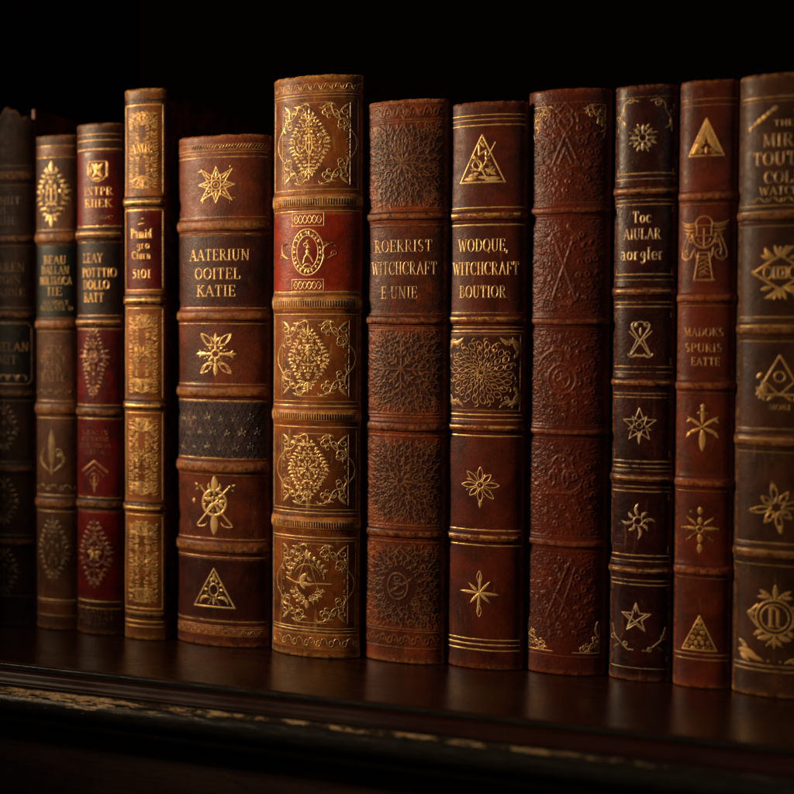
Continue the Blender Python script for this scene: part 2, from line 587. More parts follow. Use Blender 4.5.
    def _build(self, name, mat, parent, lift, sink, label):
        VV, FF, base = [], [], 0
        bk = self.bk
        for i, (s, z, w) in enumerate(self.R):
            ts, tz = np.gradient(s), np.gradient(z)
            ln = np.hypot(ts, tz) + 1e-12
            ns, nz = -tz / ln, ts / ln
            n = len(s)
            j = (i % 13) * 0.0000035
            rows = []
            for side in (-0.5, -0.27, 0, 0.27, 0.5):
                ss, zz = s + ns * w * side, z + nz * w * side
                o = {0.5: -sink, 0.27: lift * 0.72, 0: lift}[abs(side)] + j
                rows.append(bk.surf(ss, zz, o + bk.relief(ss, zz) + (bk.hf(ss, zz) if bk.hf else 0)))
            V = np.stack(rows, 1)
            VV.append(V.reshape(-1, 3))
            FF.append(grid_faces(n, 5) + base)
            base += n * 5
        if not VV:
            return None
        me = raw_mesh(name, np.vstack(VV), [np.vstack(FF)])
        o = link(name, me, mat, parent or bk.root)
        if label:
            o['label'] = label
        return o
    # --- lettering: stroked serif capitals, K thick stems, k thin hairlines
    def text(self, txt, cx, cy, h, width=None, wt=0.15, serif=0.13, jitter=0.0, x_left=None):
        adv = []
        for ch in txt:
            adv.append(GLYPH.get(ch, (0.5, []))[0] + 0.17)
        tot = sum(adv) - 0.17
        sx = h if width is None else width / tot
        x = cx - tot * sx / 2 if x_left is None else x_left
        y0 = cy - h / 2
        for ch, ad in zip(txt, adv):
            gw, st = GLYPH.get(ch, (0.5, []))
            for (kind, pts, ser) in st:
                w = h * (wt if kind == 'K' else wt * 0.5)
                P = [(x + px * sx, y0 + py * h) for px, py in pts]
                self.add(P, w)
                for end in ser:
                    ex, ey = P[0] if end == 's' else P[-1]
                    ww = serif * min(sx, h) * (1.25 if kind == 'K' else 1.0)
                    self.add([(ex - ww, ey), (ex, ey + (0.02 * h if ey < cy else -0.02 * h)), (ex + ww, ey)], h * wt * 0.5)
            x += ad * sx

def _arc(cx, cy, rx, ry, a0, a1, n=14):
    t = np.radians(np.linspace(a0, a1, n))
    return [(cx + rx * cos(a), cy + ry * sin(a)) for a in t]

GLYPH = {
    'A': (0.74, [('k', [(0.04, 0), (0.37, 1)], 's'), ('K', [(0.37, 1), (0.70, 0)], 'e'), ('k', [(0.17, 0.36), (0.56, 0.36)], '')]),
    'B': (0.60, [('K', [(0.12, 0), (0.12, 1)], 'se'), ('k', [(0.12, 1)] + _arc(0.28, 0.77, 0.22, 0.23, 90, -90) + [(0.12, 0.54)], ''),
                 ('k', [(0.12, 0.54)] + _arc(0.30, 0.27, 0.26, 0.27, 90, -90) + [(0.12, 0)], ''), ('K', _arc(0.50, 0.27, 0.06, 0.16, 60, -60, 5), '')]),
    'C': (0.66, [('K', _arc(0.38, 0.5, 0.34, 0.5, 120, 240), ''), ('k', _arc(0.38, 0.5, 0.34, 0.5, 45, 120), ''), ('k', _arc(0.38, 0.5, 0.34, 0.5, 240, 318), ''), ('k', [(0.61, 0.66), (0.62, 0.98)], '')]),
    'D': (0.70, [('K', [(0.12, 0), (0.12, 1)], 'se'), ('k', [(0.12, 1)] + _arc(0.28, 0.5, 0.38, 0.5, 90, 40, 6), ''), ('K', _arc(0.28, 0.5, 0.38, 0.5, 45, -45, 8), ''), ('k', _arc(0.28, 0.5, 0.38, 0.5, -40, -90, 6) + [(0.12, 0)], '')]),
    'E': (0.56, [('K', [(0.12, 0), (0.12, 1)], 'se'), ('k', [(0.12, 1), (0.52, 1), (0.53, 0.82)], ''), ('k', [(0.12, 0.52), (0.42, 0.52)], ''), ('k', [(0.42, 0.42), (0.42, 0.62)], ''), ('k', [(0.12, 0), (0.53, 0), (0.55, 0.2)], '')]),
    'F': (0.54, [('K', [(0.12, 0), (0.12, 1)], 'se'), ('k', [(0.12, 1), (0.51, 1), (0.52, 0.82)], ''), ('k', [(0.12, 0.52), (0.42, 0.52)], ''), ('k', [(0.42, 0.42), (0.42, 0.62)], '')]),
    'G': (0.70, [('K', _arc(0.38, 0.5, 0.34, 0.5, 120, 240), ''), ('k', _arc(0.38, 0.5, 0.34, 0.5, 45, 120), ''), ('k', _arc(0.38, 0.5, 0.34, 0.5, 240, 310), ''), ('K', [(0.60, 0.1), (0.60, 0.45)], 'e')]),
    'H': (0.72, [('K', [(0.12, 0), (0.12, 1)], 'se'), ('K', [(0.60, 0), (0.60, 1)], 'se'), ('k', [(0.12, 0.52), (0.60, 0.52)], '')]),
    'I': (0.26, [('K', [(0.13, 0), (0.13, 1)], 'se')]),
    'J': (0.4, [('K', [(0.26, 1), (0.26, 0.1)] + _arc(0.13, 0.1, 0.13, 0.14, 0, -150, 7), 's')]),
    'K': (0.68, [('K', [(0.12, 0), (0.12, 1)], 'se'), ('k', [(0.14, 0.42), (0.58, 1)], 'e'), ('K', [(0.28, 0.58), (0.64, 0)], 'e')]),
    'L': (0.56, [('K', [(0.12, 0), (0.12, 1)], 'se'), ('k', [(0.12, 0), (0.52, 0), (0.55, 0.24)], '')]),
    'M': (0.84, [('k', [(0.08, 0), (0.12, 1)], 's'), ('K', [(0.12, 1), (0.42, 0.12)], 's'), ('k', [(0.42, 0.12), (0.72, 1)], ''), ('K', [(0.72, 1), (0.76, 0)], 'se')]),
    'N': (0.74, [('k', [(0.10, 0), (0.10, 1)], 's'), ('K', [(0.10, 1), (0.62, 0)], 's'), ('k', [(0.62, 0), (0.62, 1)], 'e')]),
    'O': (0.76, [('K', _arc(0.38, 0.5, 0.34, 0.5, 125, 235), ''), ('K', _arc(0.38, 0.5, 0.34, 0.5, -55, 55), ''), ('k', _arc(0.38, 0.5, 0.34, 0.5, 55, 125, 8), ''), ('k', _arc(0.38, 0.5, 0.34, 0.5, 235, 305, 8), '')]),
    'P': (0.56, [('K', [(0.12, 0), (0.12, 1)], 'se'), ('k', [(0.12, 1)] + _arc(0.28, 0.74, 0.24, 0.26, 90, -90) + [(0.12, 0.48)], ''), ('K', _arc(0.46, 0.74, 0.06, 0.16, 60, -60, 5), '')]),
    'Q': (0.76, [('K', _arc(0.38, 0.5, 0.34, 0.5, 125, 235), ''), ('K', _arc(0.38, 0.5, 0.34, 0.5, -55, 55), ''), ('k', _arc(0.38, 0.5, 0.34, 0.5, 55, 125, 8), ''), ('k', _arc(0.38, 0.5, 0.34, 0.5, 235, 305, 8), ''), ('K', [(0.40, 0.16), (0.68, -0.12)], '')]),
    'R': (0.66, [('K', [(0.12, 0), (0.12, 1)], 'se'), ('k', [(0.12, 1)] + _arc(0.28, 0.76, 0.23, 0.24, 90, -90) + [(0.12, 0.52)], ''), ('K', [(0.28, 0.52), (0.62, 0)], 'e')]),
    'S': (0.52, [('K', _arc(0.27, 0.74, 0.19, 0.25, 100, 235, 9) + _arc(0.24, 0.26, 0.22, 0.26, 60, -90, 10), ''), ('k', _arc(0.27, 0.74, 0.19, 0.25, 30, 100, 7), ''), ('k', _arc(0.24, 0.26, 0.22, 0.26, -90, -165, 7), '')]),
    'T': (0.64, [('K', [(0.32, 0), (0.32, 1)], 's'), ('k', [(0.03, 0.80), (0.05, 1), (0.59, 1), (0.61, 0.80)], '')]),
    'U': (0.70, [('K', [(0.12, 1), (0.12, 0.3)] + _arc(0.35, 0.28, 0.23, 0.28, 180, 270, 8), 's'), ('k', _arc(0.35, 0.28, 0.23, 0.28, 270, 360, 8) + [(0.58, 1)], 'e')]),
    'V': (0.72, [('K', [(0.04, 1), (0.36, 0)], 's'), ('k', [(0.36, 0), (0.68, 1)], 'e')]),
    'W': (1.0, [('K', [(0.04, 1), (0.30, 0)], 's'), ('k', [(0.30, 0), (0.50, 0.9)], ''), ('K', [(0.50, 0.9), (0.72, 0)], ''), ('k', [(0.72, 0), (0.96, 1)], 'e')]),
    'X': (0.7, [('K', [(0.05, 1), (0.65, 0)], 'se'), ('k', [(0.05, 0), (0.65, 1)], 'se')]),
    'Y': (0.68, [('K', [(0.04, 1), (0.34, 0.48), (0.34, 0)], 'se'), ('k', [(0.34, 0.48), (0.64, 1)], 'e')]),
    '1': (0.3, [('K', [(0.16, 0), (0.16, 1)], 's'), ('k', [(0.03, 0.84), (0.16, 1)], '')]),
    '0': (0.6, [('K', _arc(0.30, 0.5, 0.25, 0.5, 110, 250), ''), ('K', _arc(0.30, 0.5, 0.25, 0.5, -70, 70), ''), ('k', _arc(0.30, 0.5, 0.25, 0.5, 0, 360, 22), '')]),
    '5': (0.5, [('K', _arc(0.22, 0.32, 0.24, 0.32, 110, -120), ''), ('k', [(0.12, 0.62), (0.14, 1), (0.44, 1)], '')]),
    ',': (0.18, [('K', [(0.1, 0.08), (0.04, -0.16)], '')]),
    '.': (0.18, [('K', [(0.06, 0.02), (0.06, 0.14)], '')]),
    '-': (0.2, [('k', [(0.02, 0.5), (0.18, 0.5)], '')]),
    ' ': (0.3, []),
    # small letters used on the mottled little book
    'o': (0.5, [('K', _arc(0.25, 0.32, 0.21, 0.32, 110, 250), ''), ('K', _arc(0.25, 0.32, 0.21, 0.32, -70, 70), ''), ('k', _arc(0.25, 0.32, 0.21, 0.32, 0, 360, 20), '')]),
    'c': (0.46, [('K', _arc(0.27, 0.32, 0.22, 0.32, 110, 250), ''), ('k', _arc(0.27, 0.32, 0.22, 0.32, 40, 110, 6), ''), ('k', _arc(0.27, 0.32, 0.22, 0.32, 250, 320, 6), '')]),
    'a': (0.5, [('K', _arc(0.2, 0.48, 0.17, 0.17, 150, 0, 8) + [(0.38, 0)], 'e'), ('k', _arc(0.22, 0.18, 0.18, 0.19, 60, 330, 14), '')]),
    'r': (0.4, [('K', [(0.1, 0), (0.1, 0.64)], 'se'), ('k', _arc(0.26, 0.42, 0.15, 0.22, 170, 50, 7), '')]),
    'g': (0.5, [('k', _arc(0.24, 0.4, 0.18, 0.22, 0, 360, 16), ''), ('K', [(0.43, 0.62), (0.43, -0.1)] + _arc(0.25, -0.1, 0.18, 0.18, 0, -160, 8), '')]),
    'l': (0.24, [('K', [(0.12, 0), (0.12, 1)], 'se')]),
    'e': (0.46, [('k', [(0.06, 0.34), (0.42, 0.34)] + _arc(0.25, 0.32, 0.2, 0.32, 0, 120, 8), ''), ('K', _arc(0.25, 0.32, 0.2, 0.32, 110, 250), ''), ('k', _arc(0.25, 0.32, 0.2, 0.32, 250, 320, 6), '')]),
    't': (0.36, [('K', [(0.17, 0.84), (0.17, 0.1)] + _arc(0.27, 0.1, 0.1, 0.1, 180, 290, 5), ''), ('k', [(0.03, 0.62), (0.34, 0.62)], '')]),
    'i': (0.24, [('K', [(0.12, 0), (0.12, 0.62)], 'se'), ('K', [(0.12, 0.78), (0.12, 0.9)], '')]),
    'u': (0.5, [('K', [(0.1, 0.64), (0.1, 0.18)] + _arc(0.24, 0.18, 0.14, 0.18, 180, 290, 7), 's'), ('K', [(0.4, 0.64), (0.4, 0)], 'se')]),
    'n': (0.52, [('K', [(0.1, 0), (0.1, 0.64)], 'se'), ('k', _arc(0.25, 0.42, 0.15, 0.22, 170, 0, 8), ''), ('K', [(0.4, 0.44), (0.4, 0)], 'e')]),
    'm': (0.8, [('K', [(0.1, 0), (0.1, 0.64)], 'se'), ('k', _arc(0.24, 0.44, 0.14, 0.2, 170, 0, 8), ''), ('K', [(0.38, 0.44), (0.38, 0)], 'e'), ('k', _arc(0.52, 0.44, 0.14, 0.2, 170, 0, 8), ''), ('K', [(0.66, 0.44), (0.66, 0)], 'e')]),
    'd': (0.52, [('k', _arc(0.22, 0.32, 0.18, 0.32, 30, 330, 16), ''), ('K', [(0.4, 1), (0.4, 0)], 'se')]),
}

# ------------------------------------------------------------------ ornament motifs
def lozenge(T, rx, ry, seed, g=4.6, w=0.8, stem=True):
    """symmetrical filigree diamond of curls and leaves"""
    r = random.Random(seed)
    T.mirror_begin()
    y = -ry + g * 0.6
    row = 0
    while y < ry - g * 0.4:
        hw = rx * (1 - abs(y / ry) ** 1.25)
        x = g * (0.35 if row % 2 else 0.7)
        while x < hw:
            a = math.atan2(y, x) + r.uniform(-0.7, 0.7)
            T.curl(x, y, g * r.uniform(0.26, 0.36), a, r.choice((-1, 1)), r.uniform(0.7, 1.1), w)
            if r.random() < 0.6:
                T.leaf(x, y, x + g * 0.7 * cos(a + 0.9), y + g * 0.7 * sin(a + 0.9), w * 1.9, r.uniform(-0.3, 0.3))
            x += g * r.uniform(0.8, 1.05)
        # tips on the outline
        T.leaf(hw * 0.82, y, hw + g * 0.55, y + g * 0.35 * (1 if y > 0 else -1), w * 1.9, 0.2)
        y += g * 0.82
        row += 1
    T.mirror_end()
    if stem:
        T.line(0, -ry * 0.75, 0, ry * 0.75, w)
    T.leaf(0, ry * 0.7, 0, ry * 1.08, w * 2.6)
    T.leaf(0, -ry * 0.7, 0, -ry * 1.08, w * 2.6)
    for s in (-1, 1):
        T.leaf(0, ry * 0.72, s * g * 0.8, ry * 0.98, w * 1.8, -0.2 * s)
        T.leaf(0, -ry * 0.72, s * g * 0.8, -ry * 0.98, w * 1.8, 0.2 * s)

def corner(T, x, y, sx, sy, z=1.0, w=0.8):
    """acanthus scroll filling one corner of a frame; (x, y) is the corner, sx, sy point inwards"""
    def p(a, b):
        return (x + sx * a * z, y + sy * b * z)
    def curl(a, b, r, ang, d, tn):
        A = math.atan2(sin(ang) * sy, cos(ang) * sx)
        T.curl(*p(a, b), r * z, A, d * sx * sy, tn, w)
    curl(1.5, 13, 3.4, -1.2, 1, 1.1)
    curl(13, 1.5, 3.4, 2.7, -1, 1.1)
    curl(4.5, 4.5, 2.6, 0.8, 1, 1.0)
    curl(8, 9, 2.6, -2.4, 1, 0.9)
    curl(17, 5, 2.2, 0.4, 1, 0.9)
    curl(4, 17, 2.2, 1.2, -1, 0.9)
    curl(12, 8, 2.2, -0.6, 1, 0.9)
    T.leaf(*p(16, 1), *p(21, 3), 1.5 * w, 0.3)
    T.leaf(*p(1, 16), *p(3, 20), 1.5 * w, -0.3)
    T.leaf(*p(1, 1), *p(6.5, 6.5), 2.2 * w)
    T.leaf(*p(2, 9), *p(1, 15), 1.8 * w, 0.15)
    T.leaf(*p(9, 2), *p(16, 1), 1.8 * w, -0.15)
    T.leaf(*p(7, 7), *p(11.5, 8), 1.6 * w, 0.2)
    T.leaf(*p(6, 6), *p(6, 11), 1.6 * w, -0.2)
    T.add([p(1, 16), p(2.5, 13), p(5, 11.5), p(8, 11), p(10, 9), p(11, 6), p(12.5, 3), p(16, 1)], w * 0.8)

def frieze(T, y, hw, h, seed=1, w=0.7, step=5.0):
    """running scroll border between two lines, centred on row y"""
    r = random.Random(seed)
    T.at(y)
    x = -hw
    i = 0
    while x < hw:
        d = 1 if i % 2 else -1
        T.arc(x + step / 2, 0, step * 0.5, h * 0.34, 180 if d > 0 else 180, 0 if d > 0 else 360, w)
        T.dot(x + step / 2, d * -h * 0.08, w * 0.7)
        T.leaf(x + step * 0.5, d * h * 0.32, x + step * 0.85, -d * h * 0.2, w * 1.4, 0.3)
        x += step
        i += 1

def dashes(T, y, hw, h, step=2.2, w=0.8, x0=None):
    T.at(y)
    x = -hw if x0 is None else x0
    while x < hw:
        T.line(x, -h / 2, x, h / 2, w)
        x += step

def snowflake(T, R, w=0.9, n=8):
    for i in range(n):
        a = radians(90 + i * 360 / n)
        q = R * (1.0 if i % 2 == 0 else 0.82)
        T.leaf(0, 0, q * cos(a), q * sin(a), w * 2.2)
        T.line(0, 0, q * 0.8 * cos(a), q * 0.8 * sin(a), w * 0.6)

def flower8(T, R, w=1.0):
    """eight pointed outlined flower with a ring in the middle"""
    T.ring(0, 0, R * 0.27, w=w)
    for i in range(8):
        a = radians(i * 45 + 90)
        q = R * (0.82 if i % 2 == 0 else 1.08)
        T.hollow(R * 0.30 * cos(a), R * 0.30 * sin(a), q * cos(a), q * sin(a), R * 0.17, w * 0.85)
        if i % 2:
            T.leaf(q * 0.9 * cos(a), q * 0.9 * sin(a), q * 1.14 * cos(a + 0.16), q * 1.14 * sin(a + 0.16), w * 1.3)
            T.leaf(q * 0.9 * cos(a), q * 0.9 * sin(a), q * 1.14 * cos(a - 0.16), q * 1.14 * sin(a - 0.16), w * 1.3)
        T.dot(R * 0.5 * cos(a), R * 0.5 * sin(a), w * 0.55)

def fan(T, x, y, n, R, a0, a1, w=0.8, seed=0):
    """plume of leaves spreading from one point"""
    r = random.Random(seed)
    for i in range(n):
        a = radians(a0 + (a1 - a0) * i / (n - 1))
        q = R * r.uniform(0.75, 1.05)
        T.leaf(x + 2 * cos(a), y + 2 * sin(a), x + q * cos(a), y + q * sin(a), w * 1.5, r.uniform(-0.15, 0.15))
        T.line(x, y, x + q * 0.5 * cos(a), y + q * 0.5 * sin(a), w * 0.6)

def full_panel(T, hx, hy, seed, w=0.7):
    """densely tooled panel: plumes from top and bottom and a rosette between"""
    r = random.Random(seed)
    fan(T, 0, hy * 0.62, 13, hx * 0.95, 10, 170, w, seed)
    fan(T, 0, hy * 0.95, 9, hx * 0.75, 200, 340, w, seed + 1)
    fan(T, 0, -hy * 0.62, 13, hx * 0.95, -170, -10, w, seed + 2)
    fan(T, 0, -hy * 0.95, 9, hx * 0.75, 20, 160, w, seed + 3)
    T.rosette(0, 0, 12, 1.5, hx * 0.62, w * 1.8, 15)
    T.rosette(0, 0, 8, 3, hx * 0.85, w * 1.3, 22)
    T.ring(0, 0, 2.4, w=w)
    T.mirror_begin()
    for i in range(int(hy / 1.5)):
        y = -hy * 0.9 + i * 2 * hy * 0.9 / max(1, int(hy / 1.5) - 1)
        T.curl(r.uniform(0.15, 0.45) * hx, y + 1, r.uniform(1.0, 1.6), r.uniform(0, 6.28), r.choice((-1, 1)), 0.9, w * 0.9)
        T.curl(r.uniform(0.45, 0.8) * hx, y, r.uniform(1.4, 2.2), r.uniform(0, 6.28), r.choice((-1, 1)), 1.0, w)
        T.leaf(hx * 0.95, y, hx * 0.6, y + r.uniform(-3, 3), w * 1.5, 0.2)
        T.leaf(hx * 0.2, y, hx * 0.45, y + r.uniform(-2, 2), w * 1.3, 0.2)
    T.mirror_end()

def triangle(T, hw, h, w=1.0):
    """outlined triangle, apex up, centred on its middle height"""
    T.poly([(-hw, -h / 2), (0, h / 2), (hw, -h / 2)], w)

def fleur(T, x, y, s, w=0.7):
    T.leaf(x, y - s * 0.2, x, y + s, w * 2.0)
    for q in (-1, 1):
        T.leaf(x, y - s * 0.1, x + q * s * 0.62, y + s * 0.35, w * 1.5, q * -0.35)
        T.leaf(x, y - s * 0.3, x + q * s * 0.5, y - s * 0.95, w * 1.3, q * 0.3)
    T.line(x - s * 0.4, y - s * 0.15, x + s * 0.4, y - s * 0.15, w * 0.8)

# ------------------------------------------------------------------ embossing rasterised into the spine surface
def emboss(book, strokes, sig=0.00022):
    """bilinear height field (metres, unit height) from Tool strokes"""
    ds = 0.00025
    ns = int(2 * book.Lh / ds) + 9
    nz = int(book.H / ds) + 9
    F = np.zeros((nz, ns))
    s_off = -book.Lh - 4 * ds
    z_off = -4 * ds
    for (s, z, w) in strokes:
        L = np.concatenate([[0], np.cumsum(np.hypot(np.diff(s), np.diff(z)))])
        if L[-1] <= 0:
            continue
        q = np.linspace(0, L[-1], max(2, int(L[-1] / 0.00015)))
        ss = np.interp(q, L, s); zz = np.interp(q, L, z); ww = np.interp(q, L, w) * 0.5
        R = int(np.ceil((ww.max() + 2 * sig) / ds)) + 1
        ci = np.round((ss - s_off) / ds).astype(int)
        cj = np.round((zz - z_off) / ds).astype(int)
        for di in range(-R, R + 1):
            for dj in range(-R, R + 1):
                i, j = ci + di, cj + dj
                ok = (i >= 0) & (i < ns) & (j >= 0) & (j < nz)
                d = np.hypot(i * ds + s_off - ss, j * ds + z_off - zz)
                v = np.exp(-(np.clip(d - ww, 0, None) / sig) ** 2) * (0.7 + 0.3 * np.clip(1 - d / (ww + 1e-6), 0, 1))
                np.maximum.at(F, (j[ok], i[ok]), v[ok])
    def f(S, Z):
        x = np.clip((S - s_off) / ds, 0, ns - 1.001)
        y = np.clip((Z - z_off) / ds, 0, nz - 1.001)
        i, j = x.astype(int), y.astype(int)
        u, v = x - i, y - j
        return (F[j, i] * (1 - u) * (1 - v) + F[j, i + 1] * u * (1 - v) + F[j + 1, i] * (1 - u) * v + F[j + 1, i + 1] * u * v)
    return f

PAGES = paper()

GOLD_U = (0.10, 0.05, 0.02)

# ================================================================== 1  dark ruined folio at the left end
def tent(s):
    return -0.62 * np.abs(s - 0.004) - 0.0004 + 0.0010 * np.sin(s * 900)
B = Book('antique_book', 'blackened brown book with a torn peaked head, at the left end of the row', -0.2600, -0.2235, -0.0098, 0.3025, 0.586, 625, 36.6, seed=3, top=tent)
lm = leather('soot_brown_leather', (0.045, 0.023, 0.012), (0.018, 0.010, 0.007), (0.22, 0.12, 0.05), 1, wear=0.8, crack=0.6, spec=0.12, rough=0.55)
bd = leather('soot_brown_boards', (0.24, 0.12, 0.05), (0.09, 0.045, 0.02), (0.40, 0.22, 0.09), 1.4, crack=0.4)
B.add_bands([(171, 184), (235, 244), (310, 319), (388, 397), (463, 472), (537, 545)], 0.0012, lm)
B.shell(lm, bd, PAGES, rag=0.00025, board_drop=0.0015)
blk = leather('black_label_leather', (0.012, 0.012, 0.010), (0.006, 0.006, 0.006), (0.10, 0.06, 0.03), 2, grain=1100, gb=0.2)
P = B.patch('title_label', 321, 386, blk, 0.96, label='black label in a gilt frame')
G = gilt('faded_gilt', (0.05, 0.03, 0.015), (0.42, 0.25, 0.09), 0.42, 0.62, 1)
T = Tool(B, 0, 0)
hx = B.Lh / B.kx
T.at(353.5)
r_ = 5
fr = [(hx * 0.9, -26), (hx * 0.9, 26), (hx * 0.9 - 3, 30), (-hx * 0.9 + 3, 30), (-hx * 0.9, 26), (-hx * 0.9, -26), (-hx * 0.9 + 3, -30), (hx * 0.9 - 3, -30)]
T.poly(fr, 1.1)
T.text('THEIELAN', 0, 7, 8, 42, 0.16)
T.text('AMIT', 0, -6, 8, 24, 0.16)
for i in range(5):
    T.leaf(-16 + i * 8 - 3, -27, -16 + i * 8, -21, 2.4, 0.3)
    T.leaf(-16 + i * 8 + 3, -27, -16 + i * 8, -21, 2.4, -0.3)
T.build('title_lettering', G, P)
Gd = gilt('dulled_gilt', (0.04, 0.025, 0.012), (0.24, 0.13, 0.05), 0.42, 0.62, 2)
T = Tool(B, 205)
T.text('LAHIIT', 0, 3, 7, 30, 0.15); T.text('IS', 0, -7, 6, None, 0.15); T.text('LAIIE', 0, -17, 7, 24, 0.15)
T.build('title_lettering', Gd)
T = Tool(B, 280)
T.text('AARREN', 0, 12, 8, 36, 0.15); T.text('ERIOIN', 0, 0, 7, 30, 0.15); T.text('MORIINE', 0, -13, 7, 36, 0.15)
T.build('title_lettering', Gd)
T = Tool(B, 500)
for yy in (427, 500, 570):
    T.at(yy); lozenge(T, 11, 24, yy, 6, 0.7)
for yy in (168, 187, 247, 308, 400, 461, 534, 595):
    T.rule(yy, 0.8, 0.95)
T.build('tooled_ornament', Gd)

# ================================================================== 2  olive brown book with green label
B = Book('antique_book', 'olive brown book with a dark green title label and floral gilt head emblem', -0.2222, -0.1942, -0.0091, 0.2842, 0.579, 628.5, 34.6, seed=5)
lm = leather('olive_brown_leather', (0.140, 0.078, 0.034), (0.065, 0.034, 0.016), (0.36, 0.21, 0.09), 4, wear=0.9, spec=0.18, rough=0.5)
band = leather('tan_band_leather', (0.20, 0.105, 0.036), (0.10, 0.048, 0.018), (0.38, 0.21, 0.08), 5, wear=0.7)
B.add_bands([(233, 244), (319, 329), (402, 414), (497, 507)], 0.0013, band)
B.shell(lm, lm, PAGES, rag=0.0003)
grn = leather('dark_green_label', (0.010, 0.026, 0.020), (0.006, 0.012, 0.010), (0.08, 0.07, 0.03), 6, grain=1200, gb=0.2)
B.patch('head_strip', 148.5, 159, band, 0.985)
B.patch('tail_strip', 601, 613, band, 0.985)
P = B.patch('title_label', 246, 317, grn, 0.97, label='dark green title label')
G = gilt('olive_book_gilt', (0.12, 0.07, 0.03), (0.62, 0.40, 0.15), 0.36, 0.54, 3)
T = Tool(B, 282, 2)
T.text('BEAU', 0, 21.5, 7.5, 20, 0.17); T.text('DALLAN', 0, 11.5, 7.5, 25, 0.15); T.text('HOLTROCA', 0, 1, 7.5, 29, 0.15)
T.text('IIE', 0, -9.5, 7.5, 13, 0.17); T.text('AAMORT', 0, -20.5, 4, 24, 0.17); T.text('TOGLATE D', 0, -26, 4, 30, 0.17)
T.build('title_lettering', G, P)
T = Tool(B, 363, 0)
T.text('KEV', 0, 14, 7, 16, 0.15); T.text('OUTNT', 0, 4.5, 7, 24, 0.15); T.text('DEB', 0, -4.5, 7, 16, 0.15); T.text('BATTE', 0, -13.5, 7, 22, 0.15)
T.build('title_lettering', gilt('olive_dull_gilt', (0.12, 0.07, 0.03), (0.40, 0.25, 0.10), 0.42, 0.6, 4))
T = Tool(B, 196, -1)
lozenge(T, 15, 28, 21, 6.2, 1.25, stem=False)
T.ring(0, 0, 5, 9, 1.1); T.text('T', 0, 0, 12, 8, 0.17); T.leaf(0, 20, 0, 33, 5); T.leaf(0, -20, 0, -33, 4)
T.build('gilt_emblem', G)
T = Tool(B, 450, -1)
T.leaf(0, -16, 0, 22, 7); T.leaf(-2, -20, -6, 4, 3, 0.3); T.leaf(2, -20, 6, 4, 3, -0.3); T.curl(9, -2, 3, 1, 1, 1.2, 1.4); T.leaf(5, -5, 13, -3, 4)
T.leaf(0, -24, 0, -14, 4)
frieze(T, 486, 20, 7, 3, 0.8, 6)
T.build('gilt_emblem', gilt('olive_dull_gilt', (0.12, 0.07, 0.03), (0.46, 0.29, 0.11), 0.42, 0.6, 5))
T = Tool(B, 548, 0)
lozenge(T, 14, 32, 77, 6, 1.0)
frieze(T, 391, 20, 5, 4, 0.7, 5)
T.build('tooled_ornament', gilt('olive_dark_tooling', (0.10, 0.06, 0.025), (0.20, 0.12, 0.045), 0.36, 0.6, 6))
T = Tool(B, 0)
for yy, w in ((148, 0.9), (159.5, 0.9), (231, 1.2), (318, 1.0), (331, 1.0), (400, 1.0), (417, 1.0), (494, 1.0), (510, 1.0), (599, 1.6), (614, 0.8)):
    T.rule(yy, w, 0.97)
T.build('gilt_rule', G)

# ================================================================== 3  crimson book with dark label
B = Book('antique_book', 'crimson and dark brown book with a gilt crest above a four line dark label', -0.1938, -0.1633, -0.0107, 0.2892, 0.569, 633.5, 32.6, seed=7)
lm = leather('umber_leather', (0.085, 0.040, 0.018), (0.035, 0.016, 0.009), (0.28, 0.14, 0.05), 7)
red = leather('crimson_panel_leather', (0.165, 0.011, 0.010), (0.070, 0.005, 0.006), (0.30, 0.08, 0.04), 8, gb=0.25, rough=0.36)
dk = leather('dark_label_leather', (0.034, 0.016, 0.010), (0.016, 0.008, 0.006), (0.15, 0.07, 0.03), 9, gb=0.25)
B.add_bands([(229, 240), (317, 326), (406, 415), (498, 507)], 0.0013, lm)
B.shell(lm, lm, PAGES, rag=0.0003)
B.patch('leather_panel', 153, 226, red, 0.98, label='crimson leather panel')
P = B.patch('title_label', 242, 314, dk, 0.97, label='dark title label')
B.patch('leather_panel', 328, 404, red, 0.98, label='crimson leather panel')
B.patch('leather_panel', 417, 495, red, 0.98, label='crimson leather panel')
B.patch('leather_panel', 510, 598, red, 0.98, label='crimson leather panel')
G = gilt('crimson_book_gilt', (0.11, 0.012, 0.01), (0.75, 0.46, 0.16), 0.36, 0.52, 7)
T = Tool(B, 278, 2)
T.text('LEAY', -5, 20, 8.5, 19, 0.18); T.text('POTTTIO', 0.5, 5.5, 8.5, 32, 0.18); T.text('DOLLO', -2, -6.5, 8.5, 25, 0.18); T.text('BATT', -4, -19, 8.5, 19, 0.18)
T.build('title_lettering', G, P)
T = Tool(B, 198, 2)
T.text('INTPR', 0, 6, 7.5, 26, 0.19); T.text('RIIEK', 0, -6, 7.5, 25, 0.19)
T.text('C RIOIDIC', 0, -20, 3.5, 26, 0.13)
T.build('title_lettering', G)
T = Tool(B, 173, 2)
T.poly([(-8, 10), (8, 10), (8, -4), (5, -8), (0, -10), (-5, -8), (-8, -4)], 1.0)
T.leaf(-5, 8, 5, -6, 5); T.leaf(5, 8, -5, -6, 4); T.leaf(-1, 8, 1, 0, 4); T.dot(4, -1, 1.6); T.dot(-4, -1, 1.4); T.leaf(-4, -7, 4, -7, 2.6); T.leaf(-6, 6, -6, -3, 2)
T.leaf(-9, 9, -9, -6, 2.2); T.leaf(9, 9, 9, -6, 2.2)
T.build('gilt_emblem', G)
G2 = gilt('crimson_worn_gilt', (0.12, 0.015, 0.012), (0.46, 0.25, 0.08), 0.42, 0.6, 8)
T = Tool(B, 360, -2)
